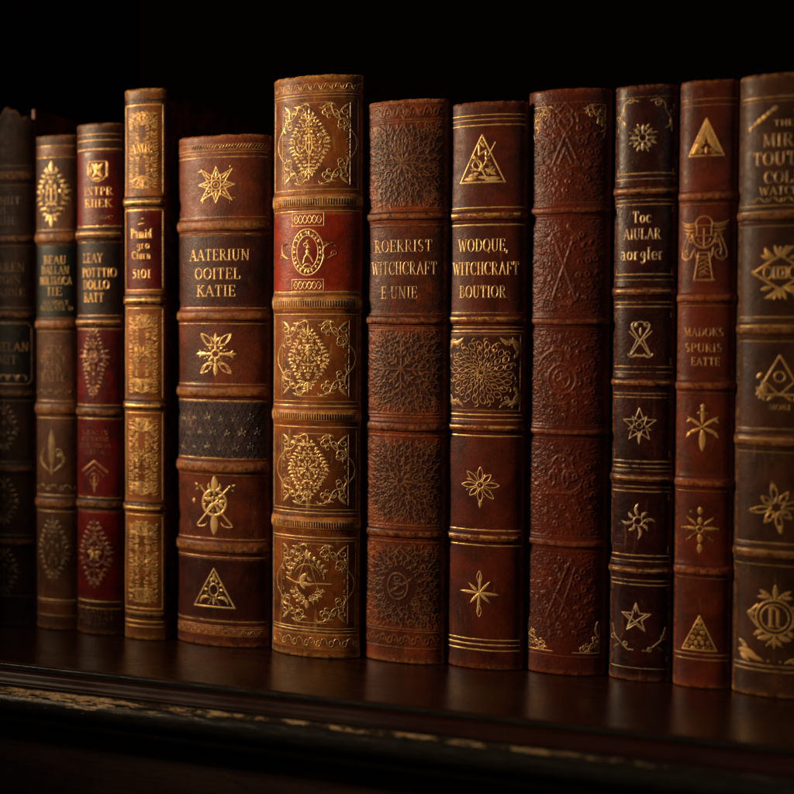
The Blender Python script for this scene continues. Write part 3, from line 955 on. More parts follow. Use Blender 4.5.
T.rosette(0, 4, 14, 6, 16, 2.6); T.ring(0, 4, 5, w=1.1); T.ring(0, 4, 11, w=0.7); T.rosette(0, 4, 8, 0, 5, 1.8); lozenge(T, 10, 36, 31, 5, 0.8)
T.build('gilt_emblem', G2)
T = Tool(B, 458, -1)
T.text('LEATIS', 0, 27, 3.6, 24, 0.17); T.text('COMANIE', 0, 20.5, 3.6, 26, 0.17); T.text('DER MOLIA', 0, 14, 3.6, 30, 0.17); T.text('CEPIA', 0, 7.5, 3.6, 18, 0.17)
T.add([(-12, -12), (0, -2), (12, -12)], 2.0); T.add([(-9, -16), (0, -8), (9, -16)], 1.0); T.ring(0, -20, 4, 6, 1.0); T.leaf(0, -34, 0, -14, 3)
T.build('title_lettering', G2)
T = Tool(B, 553, -1)
T.rosette(0, 2, 6, 1, 7, 3.6, 0); T.dot(0, 2, 1.2)
T.build('gilt_emblem', G)
T = Tool(B, 553, -1)
lozenge(T, 15, 33, 55, 6, 1.0); T.ring(0, 2, 10, 13, 0.9)
T.text('LEAIIEI', 0, -57, 4, 32, 0.17); T.text('RIOITEAT', 0, -63.5, 4, 34, 0.17); T.text('CEAER', 0, -70, 4, 22, 0.17)
T.build('tooled_ornament', gilt('crimson_dark_tooling', (0.09, 0.02, 0.012), (0.27, 0.13, 0.05), 0.40, 0.6, 9))
T = Tool(B, 0)
for yy, w in ((136, 1.1), (142, 1.3), (151, 1.8), (227, 1.6), (241.5, 1.0), (315, 1.2), (328, 0.8), (404, 0.9), (417, 0.8), (496, 0.9), (509, 0.8), (600, 1.0), (607, 0.6)):
    T.rule(yy, w, 0.97)
T.rule(234, 1.8, 0.9); T.rule(321, 1.4, 0.9)
T.build('gilt_rule', G)

# ================================================================== 4  narrow gilded book with red label
B = Book('antique_book', 'narrow tall book with densely gilded panels and one small red title label', -0.1606, -0.1340, -0.0119, 0.3066, 0.559, 638.5, 30.4, seed=9, bulge=0.2)
lm = leather('honey_leather', (0.32, 0.165, 0.038), (0.16, 0.075, 0.018), (0.60, 0.40, 0.14), 10, wear=0.9, gb=0.3)
dkb = leather('dark_band_leather', (0.050, 0.024, 0.012), (0.020, 0.011, 0.008), (0.45, 0.25, 0.08), 11, wear=1.0)
mrb = leather('dark_marbled_boards', (0.20, 0.10, 0.045), (0.04, 0.018, 0.010), (0.30, 0.16, 0.06), 12, mott=110, crack=0.5)
B.add_bands([(196, 207), (293, 304), (398, 408), (500, 510)], 0.0014, dkb)
B.shell(lm, mrb, PAGES, rag=0.0005)
B.patch('dark_strip', 99, 105, dkb, 0.985)
B.patch('dark_strip', 612, 618, dkb, 0.985)
red = leather('wine_label_leather', (0.150, 0.016, 0.014), (0.075, 0.008, 0.008), (0.35, 0.10, 0.05), 13, gb=0.2, rough=0.34)
P = B.patch('title_label', 210, 288, red, 0.93, label='red title label')
G = gilt('bright_gilt', (0.20, 0.09, 0.03), (0.86, 0.54, 0.18), 0.34, 0.50, 10)
T = Tool(B, 249, -1)
T.text('Pamid', 0, 16, 9, 20, 0.2); T.text('gro', 2, 4.5, 7, 12, 0.2); T.text('Ciurn', 0, -5.5, 7, 18, 0.2); T.text('510I', 0, -24, 8, 18, 0.2)
T.leaf(-3, 28, 3, 31, 2.0); T.leaf(-3, 25, 4, 26, 1.4)
T.build('title_lettering', G, P)
hx = B.Lh / B.kx
T = Tool(B, 0)
for (ya, yb_, sd) in ((108, 194, 1), (308, 396, 2), (411, 498, 3), (514, 606, 4)):
    T.at((ya + yb_) / 2, 0)
    full_panel(T, hx * 0.74, (yb_ - ya) / 2 - 3, sd, 0.72)
T.build('tooled_ornament', gilt('panel_gilt', (0.24, 0.115, 0.035), (0.80, 0.50, 0.16), 0.36, 0.56, 11))
T = Tool(B, 149, -1)
T.text('AMB.', 0, 0, 8.5, 22, 0.2)
T.build('title_lettering', G, lift=0.00034)
T = Tool(B, 0)
for yy, w in ((93, 0.8), (97.5, 0.9), (106.5, 1.4), (195, 1.5), (209.5, 1.2), (289, 1.2), (292, 1.0), (307, 1.2), (397, 1.2), (411, 1.2), (499, 1.2), (513, 1.2), (607, 1.6), (611, 0.8), (620, 1.3), (625, 1.2)):
    T.rule(yy, w, 0.93)
for yy in (201, 298, 403, 505):
    T.rule(yy + 1, 2.2, None or 0.8)
for (ya, yb_) in ((107, 195), (210, 288), (307, 397), (411, 499), (513, 607)):
    T.vrule(B.Lh * 0.90, ya, yb_, 1.4)
    T.vrule(-B.Lh * 0.92, ya, yb_, 0.9)
frieze(T, 95, hx * 0.9, 4, 5, 0.6, 4)
frieze(T, 631, hx * 0.9, 5, 6, 0.7, 4)
T.build('gilt_rule', G)

# ================================================================== 5  chestnut book with a slate blue panel
B = Book('antique_book', 'broad chestnut book with one slate blue panel and a gilt triangle at its foot', -0.1318, -0.0742, -0.0104, 0.2790, 0.550, 644.5, 27, seed=12, bulge=0.22)
lm = leather('chestnut_leather', (0.215, 0.072, 0.024), (0.088, 0.030, 0.014), (0.42, 0.21, 0.08), 14, mott=40, scuff=0.5)
bnd = leather('rubbed_band_leather', (0.27, 0.125, 0.040), (0.12, 0.048, 0.018), (0.46, 0.26, 0.10), 15, scuff=0.6, wear=0.7)
B.add_bands([(220, 232), (310, 320), (385, 396), (459, 471), (539, 551)], 0.0015, bnd)
B.shell(lm, lm, PAGES, rag=0.0005)
bl = leather('slate_blue_leather', (0.120, 0.105, 0.110), (0.050, 0.044, 0.050), (0.30, 0.21, 0.13), 16, mott=110, scuff=0.7)
dk2 = leather('deep_brown_panel', (0.085, 0.026, 0.014), (0.040, 0.014, 0.010), (0.28, 0.12, 0.05), 17, mott=60, scuff=0.5)
B.patch('leather_panel', 399.5, 456.5, bl, 0.985, label='slate blue leather panel')
B.patch('leather_panel', 235, 306, dk2, 0.985, label='dark brown title panel')
B.patch('leather_panel', 556, 618, dk2, 0.985, label='dark brown foot panel')
cap = leather('gilded_cap_leather', (0.36, 0.19, 0.06), (0.20, 0.09, 0.03), (0.6, 0.38, 0.15), 18)
B.patch('head_strip', 144, 153, cap, 0.985)
B.patch('tail_strip', 625, 634, cap, 0.985)
G = gilt('chestnut_book_gilt', (0.13, 0.05, 0.02), (0.86, 0.58, 0.24), 0.34, 0.46, 12)
Gw = gilt('chestnut_worn_gilt', (0.14, 0.055, 0.022), (0.66, 0.42, 0.16), 0.40, 0.56, 13)
T = Tool(B, 273, 1)
T.text('AATERIUN', 0, 18, 10.5, 58, 0.14); T.text('OOITEL', -1, -0.5, 10.5, 44, 0.14); T.text('KATIE', -2, -17.5, 10.5, 37, 0.14)
T.build('title_lettering', G)
T = Tool(B, 186, -1)
P8 = []
for k in range(16):
    a = radians(90 + 22.5 * k)
    q = (17.5, 9.0, 21.5, 9.0)[k % 4]
    P8.append((q * cos(a), q * sin(a)))
T.poly(P8, 1.15)
T.star(0, 0, 8, 10.5, 6.0, 1.0, 112.5); T.ring(0, 0, 4.8, w=1.1); T.ring(0, 0, 2.2, w=0.8)
for k in range(8):
    a = radians(45 * k + 90)
    q = 13.5 if k % 2 == 0 else 16.5
    T.leaf(7 * cos(a), 7 * sin(a), q * cos(a), q * sin(a), 1.8)
    if k % 2:
        for g in (-1, 1):
            T.leaf(19 * cos(a), 19 * sin(a), 23 * cos(a + g * 0.17), 23 * sin(a + g * 0.17), 1.5)
T.build('gilt_emblem', G)
T = Tool(B, 353, -1)
for sx in (-1, 1):
    T.hollow(sx * 3, 8, sx * 15, 20, 3.2, 1.1); T.hollow(sx * 3, -8, sx * 15, -19, 3.2, 1.1)
    T.add([(sx * 2, 9), (sx * 9, 9), (sx * 14, 19)], 1.1); T.add([(sx * 2, -10), (sx * 9, -10), (sx * 14, -19)], 1.1)
    T.leaf(sx * 8, 0, sx * 20, 0, 3.2); T.leaf(sx * 14, 0, sx * 17, 4, 1.6); T.leaf(sx * 14, 0, sx * 17, -4, 1.6)
T.leaf(0, 9, 0, 21, 3); T.leaf(0, -9, 0, -22, 4); T.leaf(0, 12, 5, 17, 2); T.leaf(0, 12, -5, 17, 2)
T.rosette(0, 0, 8, 3, 10, 2.6); T.ring(0, 0, 4, w=1.2); T.rosette(0, 0, 8, 7, 13, 1.4, 22)
T.build('gilt_emblem', G)
T = Tool(B, 428)
for j, yy in enumerate((416, 430, 445)):
    T.at(yy)
    for i in range(6):
        fleur(T, -36 + i * 13.5 + (6 if j % 2 else 0), (i * 7 % 3) - 1, 5.0 - (i % 2), 0.75)
T.build('tooled_ornament', gilt('slate_rubbed_gilt', (0.045, 0.042, 0.05), (0.44, 0.34, 0.20), 0.46, 0.62, 14))
T = Tool(B, 428)
for j in range(9):
    T.at(403 + j * 6.3)
    for i in range(17):
        xx = -44 + i * 5.6 + (2.8 if j % 2 else 0)
        if abs(xx) < B.Lh / B.kx * 0.92:
            T.leaf(xx - 2.4, 2.2, xx, -2.4, 1.1, 0.25); T.leaf(xx + 2.4, 2.2, xx, -2.4, 1.1, -0.25)
T.build('tooled_ornament', leather('slate_scale_tooling', (0.050, 0.042, 0.044), (0.026, 0.022, 0.024), (0.25, 0.17, 0.10), 36), lift=0.00010)
T = Tool(B, 503, -2)
for s in (-1, 1):
    T.add([(s * -17, -20), (s * 15, 19)], 1.6); T.leaf(s * 13, 15, s * 20, 21, 3); T.leaf(s * 12, 19, s * 19, 14, 2.2)
    T.arc(s * 14, -17, 7, 5, 180 if s > 0 else 0, 300 if s > 0 else -120, 1.2)
T.ring(0, 2, 11.5, 12.5, 2.2)
T.rosette(0, 2, 10, 5, 11, 3.2, 12)
T.leaf(-7, -6, 8, 1, 3, 0.2); T.leaf(-6, 6, 6, 7, 3); T.leaf(0, 11, 0, 29, 6); T.leaf(-1, 14, -5, 22, 2.4, 0.3); T.leaf(1, 14, 5, 22, 2.4, -0.3); T.leaf(0, -9, 0, -30, 6.5)
T.leaf(-20, 3, -23, 3, 4)
T.build('gilt_emblem', G)
T = Tool(B, 586, -2)
triangle(T, 20, 38, 1.5)
T.ring(0, -2, 4.4, 6, 1.3); T.rosette(0, -2, 10, 6, 9.5, 2.0); T.leaf(0, 7, 0, 15, 3)
for s in (-1, 1):
    T.leaf(s * 4, -10, s * 14, -16.5, 2.6, s * 0.3); T.leaf(s * 10, -8, s * 14, -15, 2); T.dot(s * 8, -6, 1.2); T.leaf(s * 2, -11, s * 6, -17, 2); T.leaf(s * 4, 6, s * 1, 10, 1.8)
T.leaf(0, -9, 0, -17, 2.6)
T.build('gilt_emblem', G)
T = Tool(B, 0)
hx = B.Lh / B.kx
for yy, w in ((142.5, 0.9), (154.5, 1.0), (159, 1.5), (218, 1.2), (234, 1.5), (307.5, 1.5), (323, 1.4), (383, 1.5), (399, 1.3), (457, 1.8), (473, 1.3), (537, 1.8), (555, 1.3), (619, 1.6), (624, 0.8), (635, 0.9)):
    T.rule(yy, w, 0.93)
T.at(148.5)
for i in range(34):
    T.leaf(-hx * 0.9 + i * hx * 1.8 / 33 - 1.4, -2.2, -hx * 0.9 + i * hx * 1.8 / 33 + 1.4, 2.2, 1.5)
frieze(T, 629.5, hx * 0.9, 5, 2, 0.6, 4)
T.build('gilt_rule', Gw)

# ================================================================== 6  tall golden book
def ragged(s):
    return 0.0002 * np.sin(s * 210) - 0.0002
B = Book('antique_book', 'tallest book, golden brown with gilt scroll panels and a red panel holding an oval medallion', -0.0713, -0.0195, -0.0136, 0.3072, 0.531, 655.5, 22.3, seed=15, top=ragged, bulge=0.25)
lm = leather('golden_brown_leather', (0.30, 0.140, 0.029), (0.135, 0.056, 0.014), (0.62, 0.42, 0.14), 19, mott=50, gb=0.3, scuff=0.8)
bnd = leather('golden_band_leather', (0.46, 0.265, 0.065), (0.23, 0.115, 0.028), (0.70, 0.48, 0.18), 20)
bo = leather('brown_board_edge', (0.10, 0.048, 0.018), (0.04, 0.018, 0.009), (0.30, 0.16, 0.05), 21, scuff=0.7)
B.add_bands([(193.5, 208), (294, 309), (407, 420), (514, 528)], 0.0012, bnd)
B.shell(lm, bo, PAGES, rag=0.0006)
red = leather('rust_red_leather', (0.390, 0.070, 0.016), (0.200, 0.030, 0.011), (0.45, 0.16, 0.05), 22, mott=45, gb=0.25, rough=0.36)
B.patch('leather_panel', 213, 290, red, 0.985, label='rust red leather panel')
B.patch('head_strip', 83, 95, bnd, 0.985)
B.patch('tail_strip', 631, 648, bnd, 0.985)
G = gilt('golden_book_gilt', (0.20, 0.10, 0.03), (0.86, 0.60, 0.25), 0.36, 0.52, 15)
Gf = gilt('golden_soft_gilt', (0.22, 0.11, 0.035), (0.76, 0.52, 0.21), 0.38, 0.55, 16)
hx = B.Lh / B.kx
def scroll_frame(T, ya, yb_, sd):
    yc = (ya + yb_) / 2
    hy = (yb_ - ya) / 2
    T.at(yc, 2)
    X = hx * 0.80
    for sx in (-1, 1):
        for sy in (-1, 1):
            corner(T, sx * (X - 5), sy * (hy - 4), -sx, -sy, 1.38, 1.25)
        xi = sx * (X - 7)
        for k in range(7):
            yy_ = -hy * 0.36 + k * hy * 0.12
            T.leaf(sx * (X - 4), yy_, sx * (X - 8.5), yy_ + (2 if k % 2 else -2), 1.3)
        T.add([(xi, hy * 0.40), (sx * (X - 3.5), hy * 0.30), (sx * (X + 0.5), hy * 0.16), (sx * (X + 1.8), 0), (sx * (X + 0.5), -hy * 0.16), (sx * (X - 3.5), -hy * 0.30), (xi, -hy * 0.40)], 1.2)
        T.line(sx * (X - 4.5), -hy + 4, sx * (X - 4.5), hy - 4, 0.8)
    T.line(-X + 24, hy - 3.5, X - 24, hy - 3.5, 0.7)
    T.line(-X + 24, -hy + 3.5, X - 24, -hy + 3.5, 0.7)
    T.vrule(hx * 0.90 * B.kx, ya, yb_, 1.0)
    T.vrule(-hx * 0.93 * B.kx, ya, yb_, 1.0)
panels = ((101, 189), (315, 398), (428, 506), (538, 624))
T = Tool(B, 0)
for i, (ya, yb_) in enumerate(panels):
    scroll_frame(T, ya, yb_, i)
T.build('tooled_ornament', Gf)
T = Tool(B, 145, -3); lozenge(T, 20, 33, 8, 4.2, 0.9); T.ring(0, 0, 3, 10, 0.9)
T.build('gilt_emblem', G)
T = Tool(B, 357, -3); lozenge(T, 20, 32, 18, 4.3, 0.9, False); T.dot(0, 8, 2.4); T.leaf(0, 2, 0, 14, 5); T.rosette(0, -6, 8, 2, 8, 1.6)
T.build('gilt_emblem', G)
T = Tool(B, 467, -3); lozenge(T, 20, 31, 28, 4.2, 0.9, False); T.rosette(0, 0, 10, 2, 10, 1.8)
T.build('gilt_emblem', G)
T = Tool(B, 579, -3)
for a in range(0, 360, 6):
    pass
T.arc(0, 0, 17, 20, 200, 340, 1.0); T.arc(0, 0, 14, 17, 20, 160, 0.7); T.add([(-22, 2), (-12, -2), (0, -3), (12, -2), (24, -2)], 1.2)
T.add([(-13, -12), (0, 27), (13, -12)], 0.8); T.leaf(-2, -8, 1, 8, 5, 0.3); T.leaf(0, 4, 5, 0, 2.5); T.dot(0, 8, 1.6); T.leaf(-6, -2, 5, -4, 3)
for s in (-1, 1):
    for k in range(5):
        a = radians(90 + s * (12 + k * 14)); q = 24 - k * 0.6
        T.leaf(q * 0.8 * cos(a), q * 0.95 * sin(a), q * 1.08 * cos(a + 0.1), q * 1.12 * sin(a + 0.1), 2.6, 0.3)
        T.leaf(q * 0.85 * cos(a), q * 0.95 * sin(a), q * 0.78 * cos(a + s * 0.25), q * 0.72 * sin(a + s * 0.25), 2.0)
    for k in range(4):
        a = radians(-90 + s * (8 + k * 15))
        T.leaf(15 * cos(a), 18 * sin(a), 20 * cos(a + s * 0.2), 25 * sin(a + s * 0.2), 2.6, 0.25)
        T.curl(12 * cos(a), 16 * sin(a), 2.0, a, s, 1, 0.9)
T.leaf(0, 22, 0, 32, 4.5); T.leaf(0, 24, 4, 29, 2); T.leaf(0, 24, -4, 29, 2); T.leaf(0, -20, 0, -28, 4)
T.build('gilt_emblem', G)
# red panel medallion
T = Tool(B, 251, -4, 1.06)
T.ring(0, -0.5, 15, 21.5, 1.3); T.ring(0, -0.5, 10, 15.5, 1.0)
rr = random.Random(4)
for k in range(22):
    a = 2 * pi * k / 22
    x, y = 12.4 * cos(a), 18.3 * sin(a) - 0.5
    T.leaf(x - 1.6 * cos(a + rr.uniform(-1, 1)), y - 2.2 * sin(a), x + 1.8 * cos(a), y + 2.2 * sin(a + rr.uniform(-1, 1)), 2.0, rr.uniform(-0.4, 0.4))
    T.leaf(x - 1.8 * sin(a), y + 1.8 * cos(a), x + 1.8 * sin(a), y - 1.8 * cos(a), 1.2)
T.curl(-1, 3, 3.0, 0.3, 1, 1.0, 1.3); T.leaf(-1, 8, 1, 11, 2.6); T.leaf(0, 2, 0, -3, 3); T.add([(0, -2), (-2.5, -5), (-4, -11)], 1.4); T.add([(0, -2), (3, -5), (5.5, -10)], 1.4)
T.leaf(-3, 5, 3, 4, 1.8); T.arc(0, -15, 4, 3.5, 200, 20, 1.2)
T.poly([(-15, 24), (15, 24), (15, 36), (-15, 36)], 0.9)
T.poly([(-15, -37), (15, -37), (15, -26), (-15, -26)], 0.9)
for k in (0, 1):
    for yc, am in ((30, 3.6), (-31.5, 3.4)):
        xs = np.linspace(-13, 13, 50)
        T.add(np.stack([xs, yc + am * np.sin(xs * 0.72 + k * pi)], 1), 1.0)
for k in range(6):
    T.dot(-11 + k * 4.4, 30, 0.8); T.dot(-11 + k * 4.4, -31.5, 0.8)
T.build('gilt_emblem', gilt('medallion_gilt', (0.24, 0.045, 0.014), (0.90, 0.62, 0.26), 0.36, 0.52, 17), label='gilt oval medallion')
T = Tool(B, 250, -5)
for sx in (-1, 1):
    T.curl(sx * 20, 4, 3, 1, sx, 1.1, 0.9); T.curl(sx * 24, -4, 3, 2, -sx, 1.1, 0.9); T.leaf(sx * 18, -8, sx * 26, 8, 2, 0.3); T.leaf(sx * 20, 8, sx * 29, 4, 1.8); T.leaf(sx * 20, -8, sx * 29, -3, 1.8)
T.build('tooled_ornament', gilt('rust_faint_gilt', (0.22, 0.045, 0.014), (0.58, 0.27, 0.08), 0.36, 0.52, 18))
T = Tool(B, 0)
for yy, w in ((81, 0.8), (96.5, 1.2), (99.5, 0.8), (190, 1.0), (192, 0.8), (196.5, 0.8), (211, 1.3), (291, 1.8), (293, 0.8), (297, 0.8), (313, 1.2), (399.5, 0.8), (404, 1.6), (425, 1.2), (507, 0.8), (510.5, 1.3), (535, 1.3), (538, 0.7), (625.5, 1.0), (628.5, 1.3), (649, 0.9), (652.5, 1.2)):
    T.rule(yy, w, 0.93)
frieze(T, 89, hx * 0.9, 9, 5, 0.8, 5)
frieze(T, 639.5, hx * 0.9, 12, 6, 0.9, 6)
T.build('gilt_rule', Gf)
T = Tool(B, 0)
for yy in (202, 302.5, 414.5, 522):
    dashes(T, yy, hx * 0.84, 6.0, 2.35, 0.9)
T.build('tooled_ornament', leather('burnt_tooling', (0.06, 0.028, 0.010), (0.03, 0.014, 0.006), (0.2, 0.1, 0.03), 23))

# ================================================================== 7  blind tooled brown book
B = Book('antique_book', 'brown book embossed with leafy rosettes, amber corners and a three line witchcraft title', -0.0180, 0.0270, -0.0081, 0.2925, 0.523, 661.5, 17.6, seed=18, bulge=0.2)
lm = leather('amber_tooled_leather', (0.240, 0.080, 0.024), (0.120, 0.044, 0.016), (0.46, 0.25, 0.10), 24, mott=60, gb=0.45, grain=800, patina=(0.040, 0.0105, 0.0060), rough=0.40, scuff=0.3)
bnd = leather('dark_amber_bands', (0.11, 0.038, 0.014), (0.05, 0.018, 0.009), (0.34, 0.14, 0.05), 25)
B.add_bands([(212, 221), (315, 324), (420, 430), (527, 536)], 0.0013, bnd)
hx = B.Lh / B.kx
T = Tool(B, 0)
tit = (228, 312)
pan7 = ((125, 208), (329, 411), (437, 522), (543, 626))
for i, (ya, yb_) in enumerate(pan7):
    yc, hy = (ya + yb_) / 2, (yb_ - ya) / 2
    T.at(yc, -1)
    r = random.Random(40 + i)
    if i == 0:
        T.hollow(0, 4, 0, hy * 0.95, 8, 1.3); T.hollow(0, 12, 0, hy * 0.8, 4, 1.0); T.line(0, 2, 0, 30, 0.8)
        for a in (60, 120, 35, 145, 0, 180, -40, -140, -70, -110):
            T.leaf(0, 2, 13 * cos(radians(a)), 2 + 13 * sin(radians(a)), 2.0)
    elif i == 1:
        for k in range(8):
            a = radians(90 + 45 * k)
            q = (24, 16)[k % 2]
            T.line(0, 2, q * cos(a), 2 + q * 1.15 * sin(a), 1.2)
            for f in (0.45, 0.7):
                for sg in (-1, 1):
                    T.leaf(q * f * cos(a), 2 + q * 1.15 * f * sin(a), q * (f + 0.25) * cos(a + sg * 0.35), 2 + q * 1.15 * (f + 0.25) * sin(a + sg * 0.35), 1.6)
        T.arc(17, 2, 14, 19, -65, 65, 1.2)
    elif i == 3:
        T.ring(-2, 0, 10, 13, 1.4); T.line(-9, -6, 13, 9, 1.5); T.add([(-10, 30), (0, 38), (9, 30)], 1.5); T.ring(-2, 7, 3, 2, 1); T.arc(-2, -4, 6, 4, 180, 360, 1.0); T.leaf(-6, 2, 2, 3, 2)
    else:
        T.rosette(0, 0, 10, 3, 12, 2.2); T.ring(0, 0, 3.5, w=1)
    # leafy pile radiating over the whole panel
    for ring_, (n, q) in enumerate(((18, 0.34), (26, 0.46), (34, 0.58), (42, 0.70), (50, 0.82), (58, 0.94), (62, 1.06), (62, 1.18))):
        for k in range(n):
            a = 2 * pi * (k + 0.5 * (ring_ % 2)) / n + r.uniform(-0.03, 0.03)
            x, y = 34 * q * cos(a), hy * 0.98 * q * sin(a)
            if i in (1, 3) and q < 0.5:
                continue
            if abs(x) > hx * 0.92 or abs(y) > hy * 0.97:
                continue
            ln = r.uniform(2.2, 3.9)
            b_ = a + (0.30 if k % 2 else -0.30) + r.uniform(-0.12, 0.12)
            T.leaf(x - ln * cos(b_), y - ln * sin(b_), x + ln * cos(b_), y + ln * sin(b_), 1.0, 0.22 if k % 2 else -0.22)
            if r.random() < 0.22:
                T.arc(x, y, 2.0, 2.0, r.uniform(0, 360), r.uniform(360, 560), 0.8)
    for sx in (-1, 1):
        for sy in (-1, 1):
            for k in range(16):
                x, y = sx * r.uniform(hx * 0.55, hx * 0.92), sy * r.uniform(hy * 0.68, hy * 0.96)
                T.arc(x, y, 1.8, 1.8, r.uniform(0, 360), r.uniform(360, 600), 0.8)
for yy in (106, 122, 124.5, 209, 226, 313, 327, 329, 412, 415, 434, 523, 540, 627, 629.5, 646):
    T.rule(yy, 1.1, 0.95)
frieze(T, 114, hx * 0.92, 13, 15, 1.1, 6.5); T.poly([(-5, 0), (0, 6), (5, 0), (0, -6)], 1.1)
frieze(T, 638, hx * 0.92, 12, 16, 1.1, 6.0)
strokes7 = list(T.R)
f7 = emboss(B, strokes7, 0.00014)
def pat7(S, Z):
    o = np.zeros(S.shape)
    u = S / B.Lh
    for (ya, yb_) in pan7:
        zc = B.Z((ya + yb_) / 2); hz = (yb_ - ya) / 2 * B.k
        d = np.sqrt(((u - 0.12) / 0.92) ** 4 + ((Z - zc) / (hz * 0.98)) ** 4)
        o = np.maximum(o, np.clip((1.25 - d) / 0.7, 0, 1) * 0.95)
    zt0, zt1 = B.Z(314), B.Z(224)
    o = np.maximum(o, 0.60 * ((Z > zt0) & (Z < zt1)))
    return o
B.shell(lm, lm, PAGES, rag=0.0004, ds=0.00026, dz=0.00026, hf=lambda S, Z: 0.00022 * (f7(S, Z) - 0.25 * (np.abs(S) < B.Lh)), patina=pat7, ridge=lambda S, Z: 0.60 * np.clip(f7(S, Z) - 0.5, 0, 1) / 0.5)
T = Tool(B, 269, -2)
G = gilt('pale_gilt', (0.10, 0.04, 0.016), (0.74, 0.51, 0.25), 0.38, 0.53, 19)
T.text('ROERRIST', 1, 23, 11.5, 58, 0.12, 0.15); T.text('WITCHCRAFT', 1.5, 1, 12.5, 66, 0.12, 0.15); T.text('E-UNIE', -2, -23, 11.5, 36, 0.12, 0.15)
T.build('title_lettering', G)

# ================================================================== 8  mahogany book with pyramid and sunflower
B = Book('antique_book', 'reddish brown book with a gilt pyramid above its witchcraft title and a sunflower panel below', 0.0265, 0.0685, -0.0050, 0.2897, 0.514, 667.5, 13.6, seed=21, bulge=0.22)
lm = leather('mahogany_leather', (0.150, 0.042, 0.017), (0.070, 0.020, 0.010), (0.32, 0.13, 0.05), 26, mott=45, gb=0.28, scuff=0.5)
B.add_bands([(211, 221), (314, 323), (422, 430), (531, 540)], 0.0014, lm)
B.shell(lm, lm, PAGES, rag=0.0003)
dk = leather('sunflower_ground', (0.115, 0.036, 0.016), (0.060, 0.020, 0.010), (0.3, 0.14, 0.05), 27)
B.patch('leather_panel', 333, 409, dk, 0.90, label='dark panel with a gilt sunflower')
G = gilt('mahogany_book_gilt', (0.11, 0.035, 0.015), (0.86, 0.58, 0.22), 0.35, 0.49, 20)
hx = B.Lh / B.kx
T = Tool(B, 269, -1)
T.text('WODQUE,', -1, 24, 12, 50, 0.12, 0.15); T.text('WITCHCRAFT', 1, 1, 12.5, 67, 0.12, 0.15); T.text('BOUTIOR', -1, -22, 11.5, 46, 0.125, 0.15)
T.build('title_lettering', G)
T = Tool(B, 160, -3)
triangle(T, 22.5, 46, 1.6)
T.line(1, -8, 13, 16, 1.3); T.line(-9, 4, 4, -18, 1.3); T.add([(-3, 13), (-3, 4), (4, 8), (4, 0)], 1.8); T.ring(-5, -6, 4.5, w=1.6); T.leaf(-14, -17, -3, -14, 3.6); T.leaf(3, -10, 14, -16, 3.4); T.leaf(4, -3, 9, -6, 3); T.leaf(-9, -1, -3, 1, 2.6); T.line(-12, -10, 2, -12, 1.3)
T.leaf(-4, -18, 9, -19, 3); T.dot(6, -14, 1.8); T.leaf(-2, 16, 3, 11, 2.4); T.dot(-10, -13, 1.6); T.leaf(-18, -20, -5, -18.5, 4); T.leaf(3, -20.5, 18, -19.5, 4.2); T.leaf(-11, -6, -7, 3, 4); T.leaf(7, -8, 13, -12, 4); T.leaf(-2, 19, 2, 13, 4); T.leaf(3, 3, 8, 0, 3.4); T.leaf(-3, -12, 2, -6, 3)
T.build('gilt_emblem', G)
# sunflower
Gs = gilt('sunflower_gilt', (0.09, 0.034, 0.015), (0.62, 0.37, 0.14), 0.40, 0.57, 21)
T = Tool(B, 371, -2, 1.16)
rr = random.Random(9)
for n, r0, r1, w in ((10, 2, 7, 2.0), (14, 7, 13, 2.3), (18, 13, 20, 2.4), (22, 20, 27, 2.4)):
    for k in range(n):
        a = 2 * pi * (k + 0.5 * (n % 4 == 2)) / n
        x0, y0, x1, y1 = r0 * cos(a), r0 * sin(a), r1 * cos(a + 0.12), r1 * sin(a + 0.12)
        T.hollow(x0, y0, x1, y1, 1.35 * (r1 / 20) + 0.5, 0.85)
        if k % 2:
            T.leaf(x0, y0, (x0 + x1) / 2, (y0 + y1) / 2, 1.3, 0.2)
T.dot(-1, 2, 2.2); T.ring(0, 0, 3, w=0.8)
for k in range(16):
    a = 2 * pi * (k + 0.5) / 16
    if abs(cos(a)) < 0.95 or True:
        T.curl(29 * cos(a), 29.5 * sin(a), 2.6, a + 1.2, 1, 0.8, 1.0)
T.build('gilt_emblem', Gs)
T = Tool(B, 371, -2)
for sx in (-1, 1):
    for sy in (-1, 1):
        T.leaf(sx * 33, sy * 14, sx * 26, sy * 33, 5.0, -0.35 * sx * sy); T.leaf(sx * 33, sy * 30, sx * 18, sy * 35, 3.6, 0.2 * sx * sy); T.leaf(sx * 34, sy * 22, sx * 30, sy * 35, 3.4)
        T.curl(sx * 27, sy * 27, 2.6, 1, sx, 1.1, 1.1); T.leaf(sx * 34, sy * 8, sx * 32, sy * 18, 2.6)
T.poly([(-hx * 0.88, -38), (hx * 0.92, -38), (hx * 0.92, 38), (-hx * 0.88, 38)], 0.9)
T.build('tooled_ornament', Gs)
T = Tool(B, 483, -2)
for k in range(8):
    a = radians(90 + 45 * k)
    q = (18, 19, 19, 15)[k % 4]
    T.hollow(3 * cos(a), 3 * sin(a), q * cos(a), q * sin(a), 2.5, 0.95)
    T.leaf(q * 0.55 * cos(a + 0.3), q * 0.55 * sin(a + 0.3), q * 0.8 * cos(a + 0.38), q * 0.8 * sin(a + 0.38), 1.5)
T.ring(0, 0, 3.4, w=1.1); T.dot(0, 0, 1.3); T.leaf(0, -15, 0, -23, 3)
T.build('gilt_emblem', G)
T = Tool(B, 591, -2)
